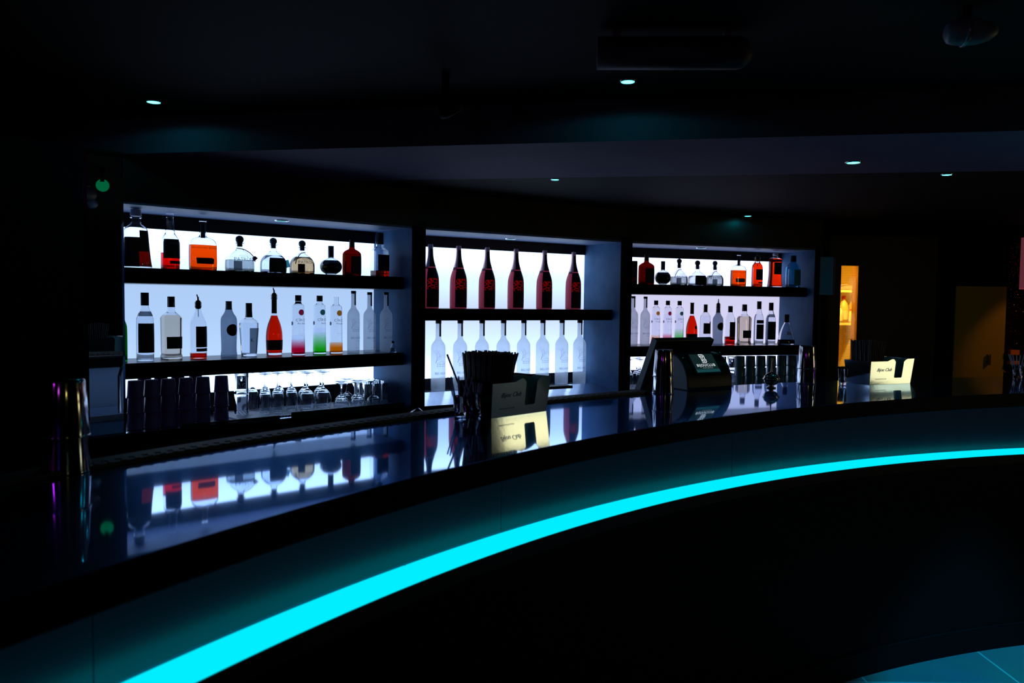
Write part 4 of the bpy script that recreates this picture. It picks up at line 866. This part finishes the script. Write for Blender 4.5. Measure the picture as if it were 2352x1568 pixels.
# section in (depth toward customer, height): flat back, quarter round front
sec = [(TD, 0), (TD, .012)]+[(.028+(TD-.028)*math.cos(a), .012+(TH_-.012)*math.sin(a)) for a in [i*PI/2/16 for i in range(1, 17)]]+[(0, TH_), (0, 0)]
b = MB(); n = len(sec); off = TD
vs = [(0, off-d, h) for d, h in sec]+[(TW, off-d, h) for d, h in sec]
b.add(vs, [tuple(range(n)), tuple(range(n, 2*n))[::-1]]); b.add(vs, [((i+1) % n, i, n+i, n+(i+1) % n) for i in range(n)], True)
tillm = pbr('till_black_gloss', (.005, .005, .007), .38, spec=.16)
b.build('rounded_housing', tillm, til)
side = MB(); side.add([(-.0015, off-(d-.004 if d > .01 else d+.006), h*.95+.004) for d, h in sec], [tuple(range(n))]); side.build('lit_end_face', pbr('till_side_blue_lit', (.10, .14, .20), .35), til)  # blue light on the left end painted as a paler face
# customer screen tangent to the round front at about 40 degrees
a = math.radians(44); cx_, cz_ = .028+(TD-.028)*math.cos(a), .012+(TH_-.012)*math.sin(a)
tx, tz = -(TD-.028)*math.sin(a), (TH_-.012)*math.cos(a); L_ = math.hypot(tx, tz); tx, tz = tx/L_, tz/L_; nx_, nz_ = tz, -tx
def scr(x, h, lift): return (x, off-(cx_+tx*h+nx_*lift), cz_+tz*h+nz_*lift)
SW, SH = .134, .092
def plate(x0, x1, h0, h1, l0, l1):
    vs = [scr(x, h, l) for l in (l0, l1) for h in (h0, h1) for x in (x0, x1)]; b_ = MB(); b_.add(vs, [(0, 1, 3, 2), (4, 6, 7, 5), (0, 4, 5, 1), (2, 3, 7, 6), (0, 2, 6, 4), (1, 5, 7, 3)]); return b_
xc = TW*.47
plate(xc-SW/2-.01, xc+SW/2+.01, -SH/2-.008, SH/2+.008, -.02, .003).build('screen_frame', tillm, til)
s_ = plate(xc-SW/2, xc+SW/2, -SH/2, SH/2, .0028, .004).build('customer_screen', emis('till_screen_glow', (.006, .018, .019), 1.), til)
plate(xc-SW/2, xc+SW/2, -SH/2, -SH/2+.014, .0041, .0045).build('screen_strip', emis('till_screen_strip', (.008, .055, .065), 1.), s_)
tw = emis('till_screen_white', (.80, .86, .90), 1.); td = emis('till_screen_dim', (.25, .30, .34), 1.)
def scrtext(t, size, x, h, m, bold=0., space=1.):
    vs, fs = text_mesh(t, size, bold=bold, space=space); b_ = MB(); b_.add([scr(xc+x+v[0], h+v[1], .0050) for v in vs], fs); b_.build('screen_text', m, s_)
scrtext('BIJOUCLUB', .0180, 0, -.012, tw, .0001, 1.22); scrtext('MANCHESTER', .0078, .004, -.0255, td, .0, 1.25)
b = MB()
def logo(pts, w):
    for (x0, y0), (x1, y1) in zip(pts, pts[1:]):
        L2 = math.hypot(x1-x0, y1-y0); ex, ey = (x1-x0)/L2*w*.5, (y1-y0)/L2*w*.5; nx2, ny2 = -ey, ex
        b.add([scr(xc+x, h, .0050) for x, h in ((x0-ex-nx2, y0-ey-ny2), (x1+ex-nx2, y1+ey-ny2), (x1+ex+nx2, y1+ey+ny2), (x0-ex+nx2, y0-ey+ny2))], [(0, 1, 2, 3)])
logo([(-.015, .043), (.005, .043), (.0125, .038), (.0125, .028), (.009, .023), (.0145, .018), (.0145, .007), (.008, .001), (-.010, .001), (-.010, .014), (-.005, .014)], .0028)
logo([(-.015, .043), (-.015, .031), (-.010, .031), (-.010, .036), (.002, .036), (.006, .034), (.006, .030), (-.002, .030), (-.002, .008), (.004, .008), (.008, .011), (.008, .016), (.003, .019)], .0026)
logo([(-.0135, .031), (-.0085, .031)], .0026); logo([(-.010, .0285), (-.010, .002)], .0028)
b.build('screen_logo', tw, s_)
lb = MB()
for x, h in ((TW-.016, .052), (TW-.012, -.004), (.012, .03)): lb.lathe([(0, .001), (.0016, 0)], 8, mtx=Matrix.Translation(scr(x, h, .004)))
lb.build('status_light', emis('cyan_status_light', (.0, .75, .85), 1.2), til)
# operator screen: slab leaning over the housing
th0 = math.radians(24); Rm = Matrix.Translation((-.012, off+.215, -.135)) @ Matrix.Rotation(math.radians(25), 4, 'X')
MB().box(0, .345, -.014, .014, 0, .378, Rm).build('operator_screen', pbr('till_back_black', (.007, .007, .009), .45), til, .004)
MB().box(-.006, 0, -.016, .016, 0, .378, Rm).build('screen_edge', pbr('till_edge_blue_lit', (.08, .12, .18), .35), til)  # blue light along the slab's left edge put into its colour
MB().box(.06, .16, off+.002, off+.10, 0, .02).build('stand_arm', M['blackplastic'], til, .003)
# ------------------------------------------------------------------ right-hand side: dark back wall, door with wired window, store room
WTH = .10; W0 = Vector((2.27, 5.86))
def onw(px, py, d=0.):
    n = (-math.sin(WTH), math.cos(WTH)); return ony(px, py, (W0.x+n[0]*d, W0.y+n[1]*d), WTH)
def wu(P): return (P.x-W0.x)*math.cos(WTH)+(P.y-W0.y)*math.sin(WTH)
Dl, Dr = wu(onw(1932.5, 700)), wu(onw(1974, 700)); Dzt, Dzb = onw(1950, 609.5).z, onw(1950, 842).z
dl0, dr0 = Dl-.10, Dr+.62; DT = 1.98                              # door leaf around the window
def wallpiece(b, u0, u1, z0, z1, v0=0., v1=.09):
    b.box(u0, u1, v0, v1, z0, z1)
WM = Matrix.Translation((W0.x, W0.y, 0)) @ Matrix.Rotation(WTH, 4, 'Z')
wb = MB()
for u0, u1, z0, z1 in ((-.02, dl0, 0, Z_LOW+.006), (dr0, 2.75, 0, Z_LOW+.006), (dl0, dr0, DT, Z_LOW+.006)): wb.box(u0, u1, 0, .09, z0, z1, WM)
struct(wb.build('wall_back', M['wall']))
bb_ = MB(); bb_.box(XL, 2.0, YB-.1, YB, 0, Z_CEIL); struct(bb_.build('wall_back.001', M['wall']))
dr = MB()
for u0, u1, z0, z1 in ((dl0, Dl, 0.01, DT), (Dr, dr0, .01, DT), (Dl, Dr, .01, Dzb), (Dl, Dr, Dzt, DT)): dr.box(u0, u1, .02, .06, z0, z1)
door = dr.build('door_1', M['black'], None, 0, (W0.x, W0.y, 0), WTH); struct(door)
amb = pbr('amber_wood', (.62, .30, .06), .4)
fr = MB()
for u0, u1, z0, z1 in ((Dr-.006, Dr+.0, Dzb, Dzt), (Dl, Dl+.003, Dzb, Dzt)): fr.box(u0, u1, .021, .10, z0, z1)
fr.build('window_bead', amb, door)
def wired():
    m, nt, out = mat('wired_glass'); tc = N(nt, 'ShaderNodeTexCoord'); mp = N(nt, 'ShaderNodeMapping'); mp.inputs['Scale'].default_value = (1, 0, 1); mp.inputs['Rotation'].default_value = (PI/2, 0, 0)
    br = N(nt, 'ShaderNodeTexBrick', offset=0.); br.inputs['Scale'].default_value = 1.; br.inputs['Brick Width'].default_value = .0125; br.inputs['Row Height'].default_value = .0125; br.inputs['Mortar Size'].default_value = .00022
    nt.links.new(tc.outputs['Object'], mp.inputs[0]); nt.links.new(mp.outputs[0], br.inputs['Vector'])
    t = N(nt, 'ShaderNodeBsdfTransparent', Color=(.95, .95, .9, 1)); g = N(nt, 'ShaderNodeBsdfGlossy', Roughness=.05); w_ = N(nt, 'ShaderNodeBsdfDiffuse', Color=(.02, .015, .01, 1)); m1 = N(nt, 'ShaderNodeMixShader', Fac=.03); m2 = N(nt, 'ShaderNodeMixShader')
    nt.links.new(t.outputs[0], m1.inputs[1]); nt.links.new(g.outputs[0], m1.inputs[2]); nt.links.new(br.outputs['Fac'], m2.inputs[0]); nt.links.new(m1.outputs[0], m2.inputs[1]); nt.links.new(w_.outputs[0], m2.inputs[2]); nt.links.new(m2.outputs[0], out.inputs[0]); return m
MB().box(Dl, Dr, .034, .040, Dzb, Dzt).build('wired_pane', wired(), door)
# store room behind the door
ylw = pbr('store_room_yellow_paint', (.70, .44, .06), .7)
sr = MB(); sr.box(Dl-.17, Dr+1.0, 1.55, 1.60, 0, 2.3, WM); sr.box(Dl-.17, Dl-.12, .20, 1.6, 0, 2.3, WM); sr.box(Dr+.85, Dr+.90, .12, 1.6, 0, 2.3, WM); sr.box(Dl-.17, Dr+1., .12, 1.6, 2.07, 2.12, WM)
struct(sr.build('wall_storeroom', ylw))
SV = 1.02                                 # depth of the shelf rack behind the wall
def srp(px, py, v=SV): P = onw(px, py, v); return wu(P), P.z
rk = thing('store_shelf', 'cream shelf rack with two boards in the lit store room behind the wired door window', 'shelving', (W0.x, W0.y, 0), WTH)
crm = pbr('cream_laminate', (.80, .62, .26), .5)
zA, zB = srp(1950, 668)[1], srp(1950, 743.5)[1]; uL = srp(1925, 700)[0]; uR = srp(1963, 700)[0]
MB().box(uL-.06, uR, SV, SV+.35, zA-.012, zA+.008).build('board', crm, rk); MB().box(uL-.06, uR+.01, SV, SV+.35, zB-.012, zB+.008).build('board', crm, rk)
MB().box(uR+.020, uR+.046, SV-.01, SV+.36, .0, zA+.05).build('upright', pbr('cream_upright', (.9, .76, .42), .5), rk); MB().box(uL-.09, uL-.06, SV, SV+.35, 0, zA+.5).build('upright', crm, rk)
def srthing(name, label, cat, px, z, v, grp=None): u_, _ = srp(px, 700, v); P = WM @ Vector((u_, v, z)); return thing(name, label, cat, P, WTH, grp)
o = srthing('folded_cloth', 'pink folded cloth on the upper board of the store shelf', 'cloth', 1919, zA+.0085, SV+.14)
b = MB(); pr = [(-.10, 0), (.07, .012), (.085, .03), (.07, .042), (-.10, .015)]; b.add([(x, y, z) for y in (-.1, .1) for x, z in pr], [tuple(range(5)), tuple(range(5, 10))[::-1]]+[((i+1) % 5, i, 5+i, 5+(i+1) % 5) for i in range(5)]); b.build('cloth_fold', pbr('pink_cloth', (.62, .30, .22), .85), o)
MB().add([(0, 0, 0)], []) 
b = MB(); b.add([(x, y, z+.022) for y in (-.09, .09) for x, z in ((-.095, 0), (.06, .025), (.06, .03), (-.09, .006))], [(0, 1, 2, 3), (7, 6, 5, 4), (0, 4, 5, 1), (1, 5, 6, 2), (2, 6, 7, 3), (3, 7, 4, 0)]); b.build('cloth_layer', pbr('pink_cloth_light', (.70, .40, .30), .85), o)
def jug(px, label, h, r, cap, m, v, grp):
    o = srthing('cleaning_bottle', label, 'bottle', px, zB+.0085, v, grp)
    MB().lathe([(0, 0), (r, 0), (r, h*.55), (r*.8, h*.72), (r*.35, h*.84), (r*.33, h*.9), (0, h*.9)], 24).build('bottle_body', m, o); MB().lathe([(0, h*.88), (r*.42, h*.88), (r*.42, h), (0, h)], 16).build('cap', cap, o)
    MB().lathe([(r+.0005, h*.12), (r+.0005, h*.45)], 24).build('label', pbr('store_label', (.75, .6, .35), .6), o)
amg = pbr('amber_plastic', (.75, .48, .12), .35); redc = pbr('red_cap', (.75, .06, .02), .4)
jug(1937.5, 'amber jug with a red cap on the lower board of the store shelf', .235, .040, redc, amg, SV+.10, 'bottles in the store room')
jug(1930, 'white labelled bottle at the left of the store shelf lower board', .15, .024, crm, pbr('white_plastic', (.75, .66, .45), .4), SV+.035, 'bottles in the store room')
jug(1954, 'pale yellow bottle at the right of the store shelf lower board', .12, .016, redc, pbr('yellow_plastic', (.85, .62, .2), .4), SV+.035, 'bottles in the store room')
u_, _ = srp(1955, 780, SV-.06); Pp = WM @ Vector((u_, SV-.06, 0)); o = thing('broom', 'red and cream broom pole leaning under the store shelf', 'broom', Pp, WTH)
MB().tube([(.035, 0, zB-.05), (.0, 0, .75)], .010, 10).build('red_handle', pbr('red_paint', (.8, .09, .03), .4), o); MB().tube([(-.0, 0, .75), (-.035, 0, .02)], .010, 10).build('lower_pole', crm, o)
lm = thing('store_lamp', 'warm tube lamp on the store room ceiling behind the door', 'light', WM @ Vector((Dl+.30, .45, 2.06)), WTH)
MB().box(-.35, .35, -.05, .05, -.03, -.002).build('lamp_tube', emis('warm_tube', (1., .64, .12), 150.), lm)
# pillar notice beside the door
nt_ = onw(1898, 632); u0, u1 = wu(onw(1880, 632)), wu(onw(1913, 632)); z0, z1 = onw(1898, 677).z, onw(1898, 590).z
o = thing('wall_notice', 'dim blue notice panel on the black wall between the right bay and the lit door', 'sign', WM @ Vector(((u0+u1)/2, -.002, z0)), WTH)
hw = (u1-u0)/2; MB().box(-hw, hw, -.006, 0, 0, z1-z0).build('panel', pbr('blue_notice', (.03, .42, .90), .6), o); MB().box(hw, hw+.012, -.010, 0, 0, z1-z0).build('edge_strip', pbr('notice_edge', (.03, .05, .10), .5), o)
# side door painted as a patch of warm light, and glitter panel further right
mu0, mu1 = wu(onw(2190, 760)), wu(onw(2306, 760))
mus = struct(MB().box(mu0, mu1-.002, -.014, -.001, .01, 1.62, WM).build('door_2', pbr('warm_light_tint', (.42, .28, .02), .65)))
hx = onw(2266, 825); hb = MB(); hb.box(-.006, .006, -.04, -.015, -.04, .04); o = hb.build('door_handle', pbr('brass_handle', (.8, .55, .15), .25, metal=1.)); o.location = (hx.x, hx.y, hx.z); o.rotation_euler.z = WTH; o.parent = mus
def glitter():
    m, nt, out = mat('red_glitter'); tc = N(nt, 'ShaderNodeTexCoord'); v = N(nt, 'ShaderNodeTexVoronoi', Scale=120.); v.inputs['Randomness'].default_value = 1.; nt.links.new(tc.outputs['Object'], v.inputs['Vector'])
    nv = N(nt, 'ShaderNodeMixRGB', Fac=.55); nv.blend_type = 'MIX'; g = N(nt, 'ShaderNodeNewGeometry'); sb_ = N(nt, 'ShaderNodeVectorMath', operation='SUBTRACT'); sb_.inputs[1].default_value = (.5, .5, .5); nt.links.new(v.outputs['Color'], sb_.inputs[0])
    sc_ = N(nt, 'ShaderNodeVectorMath', operation='SCALE'); sc_.inputs['Scale'].default_value = 1.6; nt.links.new(sb_.outputs[0], sc_.inputs[0]); ad = N(nt, 'ShaderNodeVectorMath', operation='ADD'); nt.links.new(g.outputs['Normal'], ad.inputs[0]); nt.links.new(sc_.outputs[0], ad.inputs[1]); nm = N(nt, 'ShaderNodeVectorMath', operation='NORMALIZE'); nt.links.new(ad.outputs[0], nm.inputs[0])
    b = N(nt, 'ShaderNodeBsdfPrincipled', Roughness=.12); b.inputs['Metallic'].default_value = 1.; b.inputs['Base Color'].default_value = (.75, .28, .12, 1); nt.links.new(nm.outputs[0], b.inputs['Normal'])
    d = N(nt, 'ShaderNodeBsdfDiffuse', Color=(.008, .005, .006, 1)); lt = N(nt, 'ShaderNodeMath', operation='LESS_THAN'); lt.inputs[1].default_value = .22; nt.links.new(v.outputs['Distance'], lt.inputs[0]); mx = N(nt, 'ShaderNodeMixShader'); nt.links.new(lt.outputs[0], mx.inputs[0]); nt.links.new(d.outputs[0], mx.inputs[1]); nt.links.new(b.outputs[0], mx.inputs[2]); nt.links.new(mx.outputs[0], out.inputs[0]); return m
gu1 = wu(onw(2400, 760))
o = MB().box(mu1, gu1, -.016, -.001, .0, Z_LOW-.12, WM).build('glitter_panel', glitter()); tag(o, 'dark wall panel covered in sparkling red and gold glitter at the far right', 'wall panel')
# red-edged light box cut by the right edge of the frame
Pl = onw(2350, 613, -.05); zb_, zt_ = onw(2346, 664, -.05).z, onw(2346, 545, -.05).z
o = thing('light_box', 'tall pale light box with red edge cut off by the right edge of the picture', 'sign', (Pl.x, Pl.y, zb_), WTH)
MB().box(.006, .22, -.05, .03, .008, zt_-zb_).build('lit_face', emis('pale_lightbox', (.07, .055, .085), 1.), o); MB().box(0, .226, -.045, .032, 0, .010).build('lower_rim', emis('red_edge', (.16, .025, .03), 1.), o); MB().box(0, .007, -.045, .032, 0.01, zt_-zb_).build('side_rim', emis('red_edge2', (.10, .02, .03), 1.), o)
P0 = onw(2324, 836, -.02); P1 = onw(2324, 803, -.02); hw = (wu(onw(2334, 820))-wu(onw(2314, 820)))/2
o = thing('wall_box', 'small orange wall box with dark window below the glitter at far right', 'box', (P0.x, P0.y, P0.z), WTH); hh = P1.z-P0.z
MB().box(-hw, hw, -.03, .003, 0, hh*.25).build('lower_cover', pbr('orange_plastic', (.85, .20, .01), .45), o); MB().box(-hw, hw, -.03, .003, hh*.66, hh).build('upper_cover', pbr('orange_plastic2', (.85, .22, .01), .45), o); MB().box(-hw*.95, hw*.95, -.024, .003, hh*.25, hh*.66).build('window', pbr('dark_window', (.04, .008, .004), .2), o)
# ------------------------------------------------------------------ things under the ceiling
A = onz(1728, 121, EYE+.695); B = onz(1372, 122, EYE+.695); d = (B-A).normalized()
o = thing('ventilation_duct', 'dim round-ended duct running under the front ceiling', 'duct', (A.x, A.y, EYE+.695), math.atan2(d.y, d.x))
r = .0445; L = (B-A).length
prof = [(0, 0)]+[(r*math.sin(i*PI/16), r*(1-math.cos(i*PI/16))) for i in range(1, 9)]+[(r, L), (0, L)]
MB().lathe(prof, 28, mtx=Matrix.Rotation(PI/2, 4, 'Y')).build('duct_body', pbr('duct_grey', (.05, .035, .055), .6), o)
hgm = pbr('hanger_grey', (.16, .13, .18), .6)
for x in (.070, L-.05): MB().box(x-.010, x+.010, -.012, .012, r*.9, .0548).build('hanger', hgm, o)
P = onz(2215, 73, EYE+.69)
o = thing('ceiling_projector', 'rounded dark spotlight head hanging at the top right of the ceiling', 'stage light', (P.x, P.y, EYE+.69), -.12)
MB().lathe([(0, -.045), (.018, -.044), (.028, -.036), (.032, -.02), (.034, .0), (.031, .035), (.022, .062), (.010, .076), (0, .078)], 28, mtx=Matrix.Rotation(PI/2, 4, 'Y')).build('head_shell', pbr('projector_shell', (.16, .17, .24), .45), o)
MB().lathe([(.0335, -.006), (.0365, -.004), (.0365, .004), (.0335, .006)], 28, closed=True, mtx=Matrix.Rotation(PI/2, 4, 'Y') ).build('lens_ring', pbr('projector_ring', (.25, .35, .42), .25, metal=.6), o)
MB().box(-.012, .012, -.012, .012, .030, .0595).build('bracket', M['blackplastic'], o)
# ------------------------------------------------------------------ club lights and the warm doorway behind the viewer (seen as reflections), plus an added wall spot
def club(loc, col, e, r, label, name='stage_lamp', tgt=(0.2, 2.2, 1.0)):
    o = thing(name, label, 'stage light', loc, 0); d = (Vector(tgt)-Vector(loc)).normalized(); q_ = d.to_track_quat('Z', 'Y').to_matrix().to_4x4()
    MB().lathe([(0, -r*1.5), (r*.8, -r*1.4), (r*1.1, 0), (r*1.1, .02), (r, .02), (r, .004)], 24, mtx=q_).build('lamp_can', M['edge'], o); MB().lathe([(0, .004), (r*.99, .004)], 24, mtx=q_).build('lens', emis(label[:18], col, e), o)
    MB().box(-.012, .012, -.012, .012, .02, Z_CEIL-loc[2]).build('hanging_bracket', M['edge'], o)
club((-2.3, -.6, 1.85), (.75, .03, 1.), 5., .10, 'magenta stage lamp hung left behind the viewer')
club((-1.2, -2.2, 1.9), (.75, .10, .9), 4., .12, 'violet stage lamp hung low behind the viewer')
club((1.7, -1.9, 1.9), (1., .78, .22), 7., .09, 'yellow stage lamp hung right behind the viewer')
club((-.23, 2.69, 2.11), (.0, .90, .30), .13, .036, 'green stage lamp under the ceiling turned towards the mirrored pillar', tgt=(-1.67, 3.295, 1.9))
wl = thing('added_wall_spot', 'added unseen warm spot lamp on the right wall lighting the glitter panel', 'light', (XR-.002, 5.25, 1.95), 0)  # unseen lamp added to brighten the glitter panel and orange box
MB().box(-.06, 0, -.05, .05, -.05, .05).build('lamp_body', M['edge'], wl); MB().box(-.064, -.0601, -.035, .035, -.035, .035).build('lens', emis('added_spot_lens', (1., .42, .10), 3.), wl)
spot((XR-.10, 5.25, 1.95), 9., (1., .40, .07), .50, .6, onw(2336, 775)).name = 'added_wall_beam'
wd = thing('lit_doorway_panel', 'glowing amber glazed panel in the right wall beyond the frame', 'light', (XR-.002, 2.65, .12), 0)
MB().box(-.03, 0, .05, .60, .96, 1.26).build('amber_pane', emis('amber_glow', (1., .80, .36), 2.6), wd)
MB().box(-.03, 0, .05, .60, 1.38, 1.68).build('amber_pane', emis('amber_glow_top', (1., .80, .36), 2.6), wd); MB().box(-.04, 0, .05, .60, 1.26, 1.38).build('glazing_bar', M['blackplastic'], wd)
for y in (-.01, .60): MB().box(-.04, 0, y, y+.06, -.04, 1.74).build('frame_post', M['blackplastic'], wd)
MB().box(-.035, 0, .05, .60, .0, .955).build('lower_panel', M['blackplastic'], wd)
# ------------------------------------------------------------------ world and view
w = bpy.data.worlds.new('World'); sc.world = w; w.use_nodes = True; w.node_tree.nodes['Background'].inputs[0].default_value = (.002, .001, .003, 1)
sc.view_settings.view_transform = 'Standard'; sc.view_settings.look = 'None'; sc.view_settings.exposure = 0.; sc.view_settings.gamma = 1.
try: sc.view_settings.use_curve_mapping = False
except Exception: pass
cy = sc.cycles
cy.use_denoising = True; cy.max_bounces = 18; cy.transmission_bounces = 18; cy.transparent_max_bounces = 40; cy.glossy_bounces = 8; cy.diffuse_bounces = 4
cy.sample_clamp_indirect = 4.; cy.blur_glossy = .5
